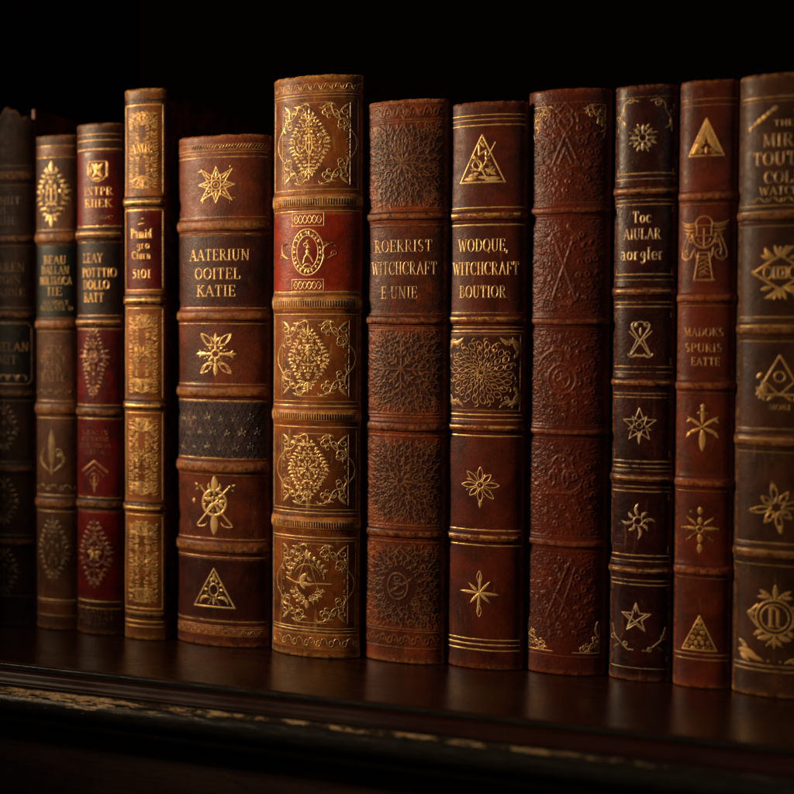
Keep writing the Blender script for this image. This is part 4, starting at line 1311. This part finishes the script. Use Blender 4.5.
for k, q in enumerate((22, 15, 20, 14, 22, 14, 19, 16)):
    a = radians(90 + 45 * k + (4 if k % 2 else -3))
    T.leaf(0, 0, q * cos(a), q * sin(a), 2.6); T.line(0, 0, q * 0.9 * cos(a), q * 0.9 * sin(a), 0.9)
T.hollow(0, 10, 0, 22, 2.4, 0.9); T.hollow(0, -12, 0, -24, 2.2, 0.9)
T.build('gilt_emblem', G)
T = Tool(B, 0)
for yy, w in ((117, 1.4), (121.5, 1.0), (127, 1.4), (208, 1.5), (225, 1.6), (312, 1.1), (326, 1.1), (330, 1.4), (413, 1.3), (418, 1.3), (434, 1.5), (528, 1.7), (543, 1.5), (637.5, 1.4), (642.5, 1.5), (648, 1.5), (657, 0.9)):
    T.rule(yy, w, 0.94)
T.build('gilt_rule', G)
T = Tool(B, 0)
for yy in (215, 317.5, 425, 534.5):
    T.rule(yy, 2.6, 0.82)
T.build('gilt_rule', gilt('rubbed_band_gilt', (0.11, 0.036, 0.015), (0.78, 0.46, 0.12), 0.47, 0.55, 22))

# ================================================================== 9  pebbled red brown book, blind stamped
B = Book('antique_book', 'red brown book with wrinkled leather blind stamped all over and gilt only at its corners', 0.0680, 0.1105, -0.0017, 0.2945, 0.505, 673.5, 9.5, seed=24, bulge=0.25)
lm = leather('russet_wrinkled_leather', (0.150, 0.044, 0.020), (0.085, 0.024, 0.012), (0.26, 0.10, 0.045), 28, mott=35, gb=0.5, grain=620, rough=0.36, crack=0.15, scuff=0.2, gdepth=0.0004)
B.add_bands([(206, 214), (316, 324), (426, 433), (537, 545)], 0.0013, lm)
hx = B.Lh / B.kx
T = Tool(B, 0)
r = random.Random(77)
FIG = []
pan9 = ((104, 202), (218, 312), (328, 422), (437, 533), (550, 640))
for i, (ya, yb_) in enumerate(pan9):
    yc, hy = (ya + yb_) / 2, (yb_ - ya) / 2
    T.at(yc, -2)
    n0_ = len(T.R)
    if i == 0:
        T.add([(-13, -12), (0, 18), (13, -12)], 1.6); T.add([(-6, -10), (0, 4), (6, -10)], 1.2); T.hollow(0, 20, 0, 40, 7, 1.3); T.poly([(-8, 40), (0, 30), (8, 40), (0, 48)], 1.2); T.add([(-13, -12), (0, -18), (13, -12)], 1.3)
        for sx in (-1, 1):
            T.curl(sx * 20, 8, 5, 1, sx, 1.2, 1.4); T.curl(sx * 18, -14, 4, 2, -sx, 1.2, 1.4); T.add([(sx * 22, 38), (sx * 12, 38), (sx * 12, 30)], 1.2)
    elif i == 1:
        T.add([(-12, -34), (10, 30)], 1.6); T.add([(12, -34), (-12, 32)], 1.6); T.arc(0, 26, 14, 10, 0, 180, 1.2); T.arc(0, -28, 14, 10, 180, 360, 1.2)
    elif i == 2:
        T.ring(-1, -2, 14, 15, 1.5); T.arc(-4, 0, 24, 27, 60, 290, 1.5); T.ring(-1, -2, 8, 9, 1.0); T.leaf(-5, -4, 5, 2, 2); T.leaf(-2, 3, 2, -8, 2)
    elif i == 3:
        T.arc(0, 14, 12, 18, 20, 160, 1.4); T.arc(0, 8, 20, 14, 180, 360, 1.3); T.hollow(-10, 0, -10, 16, 3, 1.2); T.hollow(4, 0, 4, 18, 3, 1.2); T.line(-14, -6, 14, -6, 1.3); T.ring(10, 12, 5, w=1.2)
    else:
        T.line(-14, -20, 8, 34, 1.3); T.line(0, -16, 14, 30, 1.1); T.line(-12, 12, 10, -14, 1.1)
    for q, n in ((16, 9), (24, 13), (31, 16)):
        for k in range(n):
            a = 2 * pi * k / n + 0.2 * i
            x, y = q * cos(a), q * 1.2 * sin(a)
            if abs(x) > hx * 0.8 or abs(y) > hy * 0.92:
                continue
            if k % 2:
                T.leaf(x, y, x + 5 * cos(a + 0.5), y + 5 * sin(a + 0.5), 2.0, 0.3)
            else:
                T.arc(x, y, 2.1, 2.4, r.uniform(0, 360), r.uniform(480, 640), 0.8)
    FIG += T.R[n0_:]
    # wrinkles flowing round the figure
    for k in range(1500):
        x, y = r.uniform(-hx * 0.93, hx * 0.93), r.uniform(-hy, hy)
        edge = abs(x) / hx
        d = math.hypot(x, y)
        if edge > 0.55:
            a = r.uniform(-0.35, 0.35)
        else:
            a = math.atan2(y, x) + pi / 2 * (1 if r.random() < 0.45 else 0) + r.uniform(-0.9, 0.9)
        ln = r.uniform(0.5, 1.7)
        T.leaf(x - ln * cos(a), y - ln * 0.8 * sin(a), x + ln * cos(a), y + ln * 0.8 * sin(a), r.uniform(0.5, 0.95), r.uniform(-0.4, 0.4))
for yy in (202.5, 218, 313, 328, 423, 437, 534, 549):
    T.rule(yy, 1.0, 0.97)
f9 = emboss(B, T.R, 0.00016)
f9f = emboss(B, FIG, 0.00024)
B.shell(lm, lm, PAGES, rag=0.0003, ds=0.00026, dz=0.00026, hf=lambda S, Z: 0.00018 * (f9(S, Z) - 0.5 * (np.abs(S) < B.Lh)) + 0.00022 * f9f(S, Z), ridge=lambda S, Z: 0.22 * np.clip(f9(S, Z) - 0.5, 0, 1) + 0.5 * f9f(S, Z))
T = Tool(B, 0, 0)
G = gilt('russet_thin_gilt', (0.12, 0.036, 0.017), (0.66, 0.40, 0.16), 0.36, 0.52, 23)
for sx in (-1, 1):
    T.at(107, 0)
    X = hx * 0.84
    corner(T, sx * X, 0, -sx, -1, 1.05, 1.1)
    T.add([(sx * X, -15), (sx * X, 0), (sx * (X - 15), 0)], 1.2)
    T.leaf(sx * (X - 1), -18, sx * (X - 5), -27, 2.0, 0.3); T.leaf(sx * X, -26, sx * (X - 2), -33, 1.6)
    T.at(652, 0)
    corner(T, sx * X, 2, -sx, 1, 1.05 if sx < 0 else 0.9, 1.1)
    T.add([(sx * X, 30), (sx * X, 2), (sx * 10, 2)], 1.2 if sx < 0 else 0.9)
    T.leaf(sx * X, 16, sx * (X - 2), 34, 2.2, 0.15); T.curl(sx * (X - 19), 5, 2.4, 2, -sx, 1.0, 1.1)
T.build('gilt_emblem', G)
T = Tool(B, 0)
for yy, w in ((104, 0.7), (203, 0.7), (654, 0.7)):
    T.rule(yy, w, 0.94)
T.build('gilt_rule', gilt('russet_faint_gilt', (0.12, 0.036, 0.017), (0.36, 0.17, 0.06), 0.44, 0.6, 24))

# ================================================================== 10  narrow plum brown book
B = Book('antique_book', 'narrow plum brown book with gilt stars and a little white gilt title between double lines', 0.1120, 0.1432, 0.0004, 0.2945, 0.497, 679.5, 5.8, seed=27, bulge=0.25)
lm = leather('plum_brown_leather', (0.068, 0.024, 0.021), (0.030, 0.011, 0.012), (0.28, 0.13, 0.07), 30, mott=70, gb=0.3, scuff=0.55, crack=0.6, rough=0.34)
bnd = leather('plum_band_leather', (0.080, 0.026, 0.016), (0.034, 0.012, 0.009), (0.34, 0.15, 0.06), 31, rough=0.34)
B.add_bands([(186, 196), (285, 295), (376, 385), (471, 480), (563, 572)], 0.0015, bnd)
B.shell(lm, lm, PAGES, rag=0.0003)
G = gilt('silvered_gilt', (0.06, 0.024, 0.018), (0.76, 0.56, 0.32), 0.38, 0.53, 25)
hx = B.Lh / B.kx
T = Tool(B, 235, -2)
T.text('Toc', 0, 18, 11, 18, 0.13); T.text('AIULAR', 0, 1.5, 10.5, 36, 0.13); T.text('aorgler', 0, -18, 12, 42, 0.13)
T.build('title_lettering', G)
T = Tool(B, 139, -2)
T.ring(0, 0, 4, w=1.1); T.rosette(0, 0, 8, 4, 13, 2.6); T.rosette(0, 0, 8, 8, 15, 2.0, 22)
for k in range(8):
    a = radians(45 * k + 22)
    T.curl(8 * cos(a), 9 * sin(a), 2.2, a, 1, 0.8, 0.9)
T.build('gilt_emblem', G)
T = Tool(B, 338, -2)
for s in (-1, 1):
    T.add([(s * 9, 12), (s * -9, -15)], 1.3); T.curl(s * 7, 11, 3.6, 0.4 if s > 0 else 2.7, s, 1.1, 1.2); T.add([(s * 11, 8), (s * 3, 0), (s * 10, -15)], 1.1); T.arc(s * 8, -14, 4, 3.5, 180, 360, 1.2)
T.arc(0, 14, 5, 3.5, 0, 180, 1.2); T.leaf(-9, -16, 9, -16, 1.8); T.dot(0, -3, 1.5); T.leaf(0, 4, 0, 12, 2)
T.build('gilt_emblem', G)
T = Tool(B, 423, -2)
T.star(0, 0, 5, 17, 7, 1.0); T.star(0, -1, 5, 12, 5, 0.8, 270); T.leaf(0, -8, 0, -19, 2.2); T.ring(0, 0, 3, w=0.7)
T.build('gilt_emblem', G)
T = Tool(B, 519, -2)
for k in range(8):
    a = radians(90 + 45 * k)
    T.leaf(5 * cos(a), 5 * sin(a), (17 if k % 2 == 0 else 13) * cos(a), (18 if k % 2 == 0 else 13) * sin(a), 2.4, 0.2)
    T.curl(9 * cos(a), 9 * sin(a), 1.8, a + 1, 1, 0.8, 0.8)
T.ring(0, 0, 4.4, w=1.1)
T.build('gilt_emblem', G)
T = Tool(B, 616, -3)
T.star(0, 0, 5, 15, 6, 1.1); T.add([(-11, 5), (9, -11)], 1.0); T.add([(0, 13), (-8, -11)], 0.8); T.add([(11, 5), (-8, -9)], 0.8); T.leaf(0, 6, 0, 15, 2)
T.build('gilt_emblem', G)
Gd = gilt('plum_worn_gilt', (0.05, 0.022, 0.016), (0.60, 0.42, 0.20), 0.42, 0.56, 26)
T = Tool(B, 0)
X = hx * 0.80
for sx in (-1, 1):
    T.at(104, -1)
    T.add([(sx * 6, 1), (sx * 14, 3), (sx * 20, -1), (sx * 21, -8), (sx * 26, -16), (sx * 27, -28)], 1.3); T.curl(sx * 16, 1, 3.4, -1, -sx, 1.1, 1.2); T.curl(sx * 24, -12, 3.2, -1, sx, 1.1, 1.2); T.leaf(sx * 25, -16, sx * 20, -26, 2.4, 0.3)
    T.at(648, -1)
    T.add([(sx * 27, 24), (sx * 24, 12), (sx * 17, 6), (sx * 10, 0), (sx * 4, 0)], 1.3); T.curl(sx * 23, 12, 3.2, 2, -sx, 1.1, 1.4); T.curl(sx * 14, 3, 2.8, 2.4, sx, 1.1, 1.4); T.leaf(sx * 19, 4, sx * 25, 0, 2.6)
for ya, yb_ in ((104, 176), (205, 274), (309, 363), (396, 455), (490, 550), (582, 660)):
    for sx in (-1, 1):
        T.vrule(sx * B.Lh * 0.86, ya + 2, ya + 7, 0.9); T.vrule(sx * B.Lh * 0.86, yb_ - 7, yb_, 0.9)
T.build('tooled_ornament', Gd)
T = Tool(B, 0)
for yy, w in ((94, 0.9), (99, 0.8), (174, 1.3), (179.5, 1.0), (200, 0.9), (204.5, 1.2), (273.5, 1.3), (279, 1.0), (301, 0.9), (305.5, 1.2), (365, 1.3), (370.5, 1.0), (391.5, 0.8), (395.5, 1.0), (459, 1.3), (464, 1.2), (468, 0.8), (484.5, 0.9), (489, 1.1), (553, 1.3), (558.5, 1.0), (578, 0.9), (582.5, 1.1), (666, 0.9), (671, 1.2)):
    T.rule(yy, w, 0.92)
for yy in (191, 290, 380.5, 475.5, 567.5):
    T.rule(yy, 1.6, 0.8)
T.build('gilt_rule', gilt('plum_rule_gilt', (0.05, 0.022, 0.016), (0.72, 0.48, 0.22), 0.41, 0.55, 27))

# ================================================================== 11  slim russet book
B = Book('antique_book', 'slim russet book with a solid gilt pyramid at both ends and a winged emblem', 0.1442, 0.1722, -0.0013, 0.2946, 0.488, 686.5, 2.8, seed=30, bulge=0.24)
lm = leather('russet_leather', (0.165, 0.046, 0.018), (0.080, 0.023, 0.011), (0.34, 0.14, 0.05), 32, mott=50, gb=0.28, scuff=0.45)
B.add_bands([(191, 202), (292, 302), (379, 389), (475, 486), (563, 573)], 0.0014, lm)
B.shell(lm, lm, PAGES, rag=0.0004)
G = gilt('russet_book_gilt', (0.12, 0.04, 0.016), (0.78, 0.46, 0.14), 0.36, 0.52, 28)
Gd = gilt('russet_soft_gilt', (0.12, 0.04, 0.016), (0.62, 0.32, 0.10), 0.40, 0.58, 29)
T = Tool(B, 345, -2)
T.text('MADOKS', 0, 14, 8, 38, 0.16); T.text('SPURIS', 0, -1.5, 8, 36, 0.16); T.text('EATTE', 2, -15, 8, 27, 0.16)
T.build('title_lettering', Gd)
T = Tool(B, 139, -2)
triangle(T, 17, 36, 1.6)
for q in (-1, 1):
    T.leaf(q * 14, -16, q * 1, 15, 6, q * 0.10); T.leaf(q * 12, -15, q * 5, -3, 4.5); T.leaf(q * 14, -16, q * 4, -14, 4)
    T.line(q * 10, -9, q * 3, -13, 1.6); T.line(q * 6, 0, q * 2, -6, 1.6)
T.leaf(0, 2, 0, 17, 3.5); T.leaf(0, -16, 0, -9, 2.5)
T.build('gilt_emblem', G)
T = Tool(B, 246.6, -3)
T.arc(0, 22, 8, 8, -15, 195, 1.2)
T.arc(0, 12, 11.5, 13, 180, 360, 2.0); T.line(0, 18, 0, 0, 1.2); T.line(-9, 11, 9, 11, 1.0); T.poly([(-7, 21), (7, 21), (7, 11), (-7, 11)], 0.8); T.arc(0, 8, 6, 5, 180, 360, 0.9)
for s in (-1, 1):
    T.leaf(s * 8, 23, s * 24, 26, 2.6, s * -0.15)
    for k in range(5):
        T.leaf(s * 9, 20 - k * 3.4, s * (23 - k * 2.0), 23 - k * 4.6, 2.0, s * -0.12)
    T.add([(s * 15, 14), (s * 19, 4), (s * 22, -4), (s * 22, -10), (s * 18, -13), (s * 13, -11), (s * 10, -4)], 1.5)
    T.add([(s * 14, 8), (s * 17, -2), (s * 16, -8)], 1.1); T.arc(s * 15, -7, 4, 4.5, 90, 330, 1.0); T.add([(s * 9, -1), (s * 8, -8), (s * 6, -12)], 1.2)
    T.add([(s * 5, -5), (s * 6, -14), (s * 9, -33)], 1.4)
T.line(-10, -33, 11, -33, 1.8); T.line(-6, -6, 6, -6, 1.2); T.line(-6, -10, 6, -10, 0.9)
for k in range(4):
    T.add([(-5, -14 - k * 4.5), (0, -11 - k * 4.5), (5, -14 - k * 4.5)], 0.9); T.dot(-3 + 2 * (k % 3), -16 - k * 4.2, 0.9); T.line(-4, -17 - k * 4, 3, -14 - k * 4, 0.7)
T.build('gilt_emblem', Gd)
T = Tool(B, 425, -2)
T.leaf(0, 3, 0, 23, 3.4); T.leaf(0, -3, 0, -24, 5.5)
for s in (-1, 1):
    T.leaf(s * 1, 1, s * 15, 10, 2.6); T.leaf(s * 1, -1, s * 15, -7, 2.6); T.leaf(s * 11, 8, s * 16, 4, 2); T.leaf(s * 11, -5, s * 16, -11, 2); T.leaf(0, 16, s * 5, 13, 2.2); T.line(0, 0, s * 14, 8, 0.8); T.line(0, 0, s * 14, -6, 0.8)
T.dot(0, 20, 2)
T.build('gilt_emblem', G)
T = Tool(B, 527, -3)
for q in (9, 19):
    T.leaf(0, q - 4, 0, q + 3, 4.4); T.leaf(0, -q + 4, 0, -q - 5, 4.6)
for s in (-1, 1):
    for q in (6, 13, 18):
        T.dot(s * q, 0.5, 1.6 if q < 18 else 1.2); T.dot(s * q * 0.7, q * 0.62, 1.1); T.dot(s * q * 0.7, -q * 0.62, 1.1)
    T.leaf(s * 3, 1, s * 17, 1, 2.6); T.leaf(s * 4, 5, s * 12, 11, 2.2); T.leaf(s * 4, -4, s * 11, -10, 2.2)
T.ring(0, 0, 3, w=1.2); T.dot(-9, 17, 1.4)
T.build('gilt_emblem', G)
T = Tool(B, 631, -2)
triangle(T, 17, 34, 1.4)
rr = random.Random(2)
for row in range(6):
    y = -15 + row * 5.2
    hw = 15.5 * (1 - (y + 17) / 34)
    n = max(1, int(hw / 2.6))
    for k in range(n):
        x = -hw + (k + 0.5) * 2 * hw / n
        T.leaf(x - hw / n * 0.85, y + rr.uniform(-0.6, 0.6), x + hw / n * 0.85, y + rr.uniform(-0.6, 0.6), 4.2)
T.build('gilt_emblem', G)
T = Tool(B, 0)
for yy, w in ((101.5, 1.1), (107.5, 0.9), (190, 0.8), (204.5, 0.9), (291, 0.8), (305, 0.8), (378, 0.7), (391.5, 0.7), (489, 0.6), (576, 0.6), (652.5, 1.4), (657.5, 1.4)):
    T.rule(yy, w, 0.95)
T.build('gilt_rule', Gd)

# ================================================================== 12  wide brown book at the right end
B = Book('antique_book', 'wide greyish brown book with a large lettered head panel, at the right end', 0.1725, 0.2140, -0.0052, 0.2950, 0.476, 695.5, 0, seed=33, bulge=0.26)
lm = leather('grey_brown_leather', (0.092, 0.053, 0.028), (0.044, 0.026, 0.015), (0.30, 0.17, 0.07), 34, mott=45, gb=0.25, scuff=0.5)
bnd = leather('brown_band_leather', (0.12, 0.062, 0.024), (0.055, 0.028, 0.012), (0.34, 0.18, 0.06), 35, wear=0.7)
B.add_bands([(209, 221), (321, 334), (431, 445), (545, 557)], 0.0016, bnd)
B.shell(lm, lm, PAGES, rag=0.0005)
G = gilt('amber_gilt', (0.10, 0.06, 0.025), (0.70, 0.41, 0.12), 0.40, 0.58, 30)
Gd = gilt('amber_worn_gilt', (0.10, 0.06, 0.026), (0.52, 0.30, 0.10), 0.42, 0.60, 31)
T = Tool(B, 155, -1)
T.text('THE', 0, 30, 6, 18, 0.16); T.text('MIRIN', 4, 13.5, 12.5, 46, 0.17); T.text('TOUTIN', 0, -4.5, 12.5, 57, 0.19); T.text('COLL', 0, -23, 11.5, 34, 0.17); T.text('WATCHE', 0, -36, 8, 44, 0.17)
T.build('title_lettering', Gd)
T = Tool(B, 118, 2)
for sx in (-1, 1):
    for k in range(6):
        T.leaf(sx * (36 - k * 4.6), -14 + k * 3.6, sx * (31 - k * 4.6), -9 + k * 3.4, 4.2, 0.3); T.leaf(sx * (36 - k * 4.6), -14 + k * 3.6, sx * (36 - k * 4.6), -8 + k * 3.4, 3.0)
frieze(T, 200, 34, 6, 3, 0.9, 7)
T.build('gilt_emblem', G)
T = Tool(B, 272, -2)
T.poly([(-26, 0), (0, 17), (26, 0), (0, -17)], 2.2)
T.poly([(-6, 5), (6, 5), (6, -5), (-6, -5)], 1.8); T.text('D', 0, 0, 8, 6, 0.2); T.dot(-26, 0, 2.4); T.dot(26, 0, 2.4)
for s in (-1, 1):
    T.ring(s * 12, 0, 4, 6, 1.2)
    for sy in (-1, 1):
        T.leaf(s * 2, sy * 14, s * 15, sy * 25, 4.5, 0.2); T.leaf(s * 8, sy * 14, s * 19, sy * 17, 3.6); T.leaf(s * 1, sy * 15, s * 6, sy * 27, 3.2)
T.leaf(0, 15, 0, 26, 4); T.leaf(0, -15, 0, -26, 4)
T.build('gilt_emblem', G)
T = Tool(B, 379, -1)
T.poly([(-22, -14), (0, 25), (22, -14)], 1.8); T.add([(-13, -2), (0, -14), (13, -2)], 1.4); T.ring(0, 4, 5, w=1.3)
for s in (-1, 1):
    T.leaf(s * 17, 0, s * 20, -18, 5, 0.2); T.leaf(s * 22, -6, s * 14, -20, 4); T.leaf(s * 22, 2, s * 17, 8, 3); T.leaf(s * 3, -12, s * 12, -20, 3)
T.text('MORI', 0, -26, 5, 20, 0.14)
T.build('gilt_emblem', G)
T = Tool(B, 505, -2)
for k, q in enumerate((24, 17, 26, 18, 24, 17, 26, 18)):
    a = radians(90 + 45 * k + 10)
    T.hollow(5 * cos(a), 5 * sin(a), q * cos(a), q * sin(a), 3, 1.2); T.leaf(q * 0.75 * cos(a), q * 0.75 * sin(a), q * 1.1 * cos(a), q * 1.1 * sin(a), 4)
T.star(0, 0, 6, 10, 5, 1.4)
T.build('gilt_emblem', G)
T = Tool(B, 615, -2)
T.ring(0, 0, 18, 17.5, 1.8); T.ring(0, 0, 13.5, 13, 1.3); T.add([(-26, 2), (-16, 12)], 2.0); T.add([(-26, 2), (-16, -10)], 2.0); T.add([(26, 2), (16, 12)], 2.0); T.add([(26, 2), (16, -10)], 2.0)
T.leaf(-27, 2, -19, 3, 6); T.leaf(27, 2, 19, 3, 6)
T.line(-4, -9, -4, 9, 2.8); T.line(3, -8, 3, 7, 2.8); T.add([(-6, 9), (-1, 10), (3, 7)], 1.6); T.line(-7, -9, -1, -9, 1.5); T.line(1, -8, 7, -10, 1.5)
for s in (-1, 1):
    T.leaf(s * 3, 19, s * 15, 27, 4); T.leaf(s * 6, 20, s * 17, 20, 3); T.leaf(s * 3, -19, s * 16, -22, 4.5); T.leaf(s * 12, -14, s * 20, -19, 4); T.leaf(s * 1, -22, s * 8, -29, 3)
T.leaf(0, 18, 0, 33, 4); T.leaf(0, -18, 0, -31, 4)
T.build('gilt_emblem', G)
T = Tool(B, 657, -2)
for s in (-1, 1):
    T.leaf(s * 36, 6, s * 16, -2, 7, 0.1); T.leaf(s * 36, 16, s * 28, 3, 4, 0.2); T.leaf(s * 34, 2, s * 24, -4, 4); T.leaf(s * 20, 2, s * 10, -3, 3)
T.dot(-6, -2, 1.4); T.dot(6, -2, 1.4)
T.build('tooled_ornament', G)
T = Tool(B, 0)
for yy, w in ((99, 2.0), (103, 0.9), (206, 1.8), (226, 1.0), (316, 1.8), (319, 0.8), (340, 1.0), (427, 1.8), (450, 0.9), (541, 1.8), (563, 0.9), (664, 1.8), (669, 1.6)):
    T.rule(yy, w, 0.96)
for yy in (212, 325, 437, 549):
    T.rule(yy, 2.4, 0.85)
T.build('gilt_rule', Gd)

# ================================================================== the shelf
def extrude(name, prof, x0, x1, mat, parent, n=2):
    xs = np.linspace(x0, x1, n)
    P = np.array(prof, float)
    V = np.zeros((len(P), n, 3))
    V[..., 0] = xs[None, :]
    V[..., 1] = P[:, 0][:, None]
    V[..., 2] = P[:, 1][:, None]
    me = raw_mesh(name, V.reshape(-1, 3), [grid_faces(len(P), n)])
    return link(name, me, mat, parent)

S = bpy.data.objects.new('bookshelf', None)
C.objects.link(S)
S['label'] = 'dark polished mahogany bookshelf with a chipped black moulding, carrying the row of books'
S['category'] = 'bookshelf'
mah = wood('polished_mahogany', (0.030, 0.0075, 0.004), (0.007, 0.0025, 0.002), 1.0, 0.17, (2, 70, 70), bump=0.3, coat=0.5)
redw = wood('red_mahogany_edge', (0.032, 0.007, 0.004), (0.012, 0.0035, 0.0025), 2.0, 0.28, spec=0.3)
low = wood('dark_walnut', (0.050, 0.022, 0.011), (0.020, 0.009, 0.005), 3.0, 0.45, (8, 8, 40), 0.3)  # plain dark brown wood for the rail under the moulding
XL, XR = -0.75, 0.75
link('shelf_board', box_mesh('board', (XL, -0.0732, -0.022), (XR, 0.26, 0.0), 0.0006, 3), mah, S)
mm = 0.001
ebony = ebony_moulding()
bead = [(-72.8, -0.5), (-73.4, -0.6), (-74.2, -0.9), (-74.5, -1.4), (-74.5, -2.6), (-73.9, -3.6)]
extrude('edge_bead', [(a * mm, b * mm) for a, b in bead][::-1], XL, XR, ebony, S)
fil = [(-73.0, -3.7), (-76.4, -3.9), (-77.2, -4.3), (-77.6, -5.0), (-77.9, -6.4), (-78.4, -7.8), (-79.4, -8.8), (-80.2, -9.2), (-80.2, -9.7), (-76, -9.8)]
extrude('edge_fillet', [(a * mm, b * mm) for a, b in fil][::-1], XL, XR, redw, S)
nose = [(-76, -9.85)]
for i in range(17):
    a = radians(90 - i * 180 / 16)
    nose.append((-80.6 - 8.0 * cos(a), -16.6 + 6.7 * sin(a)))
nose += [(-80.0, -23.6), (-80.0, -25.0), (-81.2, -25.6)]
for i in range(9):
    a = radians(i * 90 / 8)
    nose.append((-81.2 + 7.0 * (1 - cos(a)), -25.8 - 5.6 * sin(a)))
nose += [(-74.0, -32.4), (-71.5, -32.6), (-71.5, -34)]
extrude('front_moulding', [(a * mm, b * mm) for a, b in nose][::-1], XL, XR, ebony, S)
link('added_shade_panel', box_mesh('shade_panel', (-0.332, -0.070, 0.0003), (-0.309, 0.26, 0.46), 0.0012, 3), mah, S)  # unseen panel, added to keep lamp light off the leftmost books
link('lower_rail', box_mesh('rail', (XL, -0.062, -0.30), (XR, -0.03, -0.0225), 0.001, 2), low, S)

# ------------------------------------------------------------------ camera and lamps
cd = bpy.data.cameras.new('camera')
cam = bpy.data.objects.new('camera', cd)
C.objects.link(cam)
th, pitch, D = radians(18), radians(1.6), 0.61
cam.location = (D * sin(th), -D * cos(th), 0.17)
cam.rotation_mode = 'XYZ'
from mathutils import Matrix
R = Matrix.Rotation(th, 3, 'Z') @ Matrix.Rotation(radians(90) - pitch, 3, 'X') @ Matrix.Rotation(radians(0.40), 3, 'Z')
cam.rotation_euler = R.to_euler('XYZ')
cd.sensor_width = 36
cd.shift_y = -0.0313
cd.lens = 1150 / 794 * 36
cd.clip_start = 0.01
cd.clip_end = 50
cd.dof.use_dof = True
cd.dof.focus_distance = 0.603
cd.dof.aperture_fstop = 3.4
scene.camera = cam

def aim(o, target):
    from mathutils import Vector
    d = Vector(target) - o.location
    o.rotation_euler = d.to_track_quat('-Z', 'Y').to_euler()

def spot(name, loc, tgt, power, col, size, blend, radius):
    l = bpy.data.lights.new(name, 'SPOT')
    l.energy = power
    l.color = col
    l.spot_size = radians(size)
    l.spot_blend = blend
    l.shadow_soft_size = radius
    o = bpy.data.objects.new(name, l)
    C.objects.link(o)
    o.location = loc
    aim(o, tgt)
    return o

def area(name, loc, tgt, power, col, sx, sy):
    l = bpy.data.lights.new(name, 'AREA')
    l.shape = 'RECTANGLE'
    l.size, l.size_y = sx, sy
    l.energy = power
    l.color = col
    o = bpy.data.objects.new(name, l)
    C.objects.link(o)
    o.location = loc
    aim(o, tgt)
    return o

spot('reading_lamp', (-0.88, -0.54, 0.50), (-0.04, 0.0, 0.212), 78, (1.0, 0.74, 0.47), 34, 1.0, 0.09)
area('room_fill', (0.72, -1.0, 0.60), (-0.05, 0, 0.15), 0.62, (1.0, 0.82, 0.66), 0.5, 0.4)

w = bpy.data.worlds.new('World')
scene.world = w
w.use_nodes = True
w.node_tree.nodes['Background'].inputs['Color'].default_value = (0.012, 0.007, 0.005, 1)
w.node_tree.nodes['Background'].inputs['Strength'].default_value = 0.08

scene.view_settings.view_transform = 'Standard'
scene.view_settings.look = 'None'
scene.view_settings.exposure = 0
scene.view_settings.gamma = 1
scene.render.engine = 'CYCLES'
scene.cycles.max_bounces = 6
scene.cycles.use_denoising = True
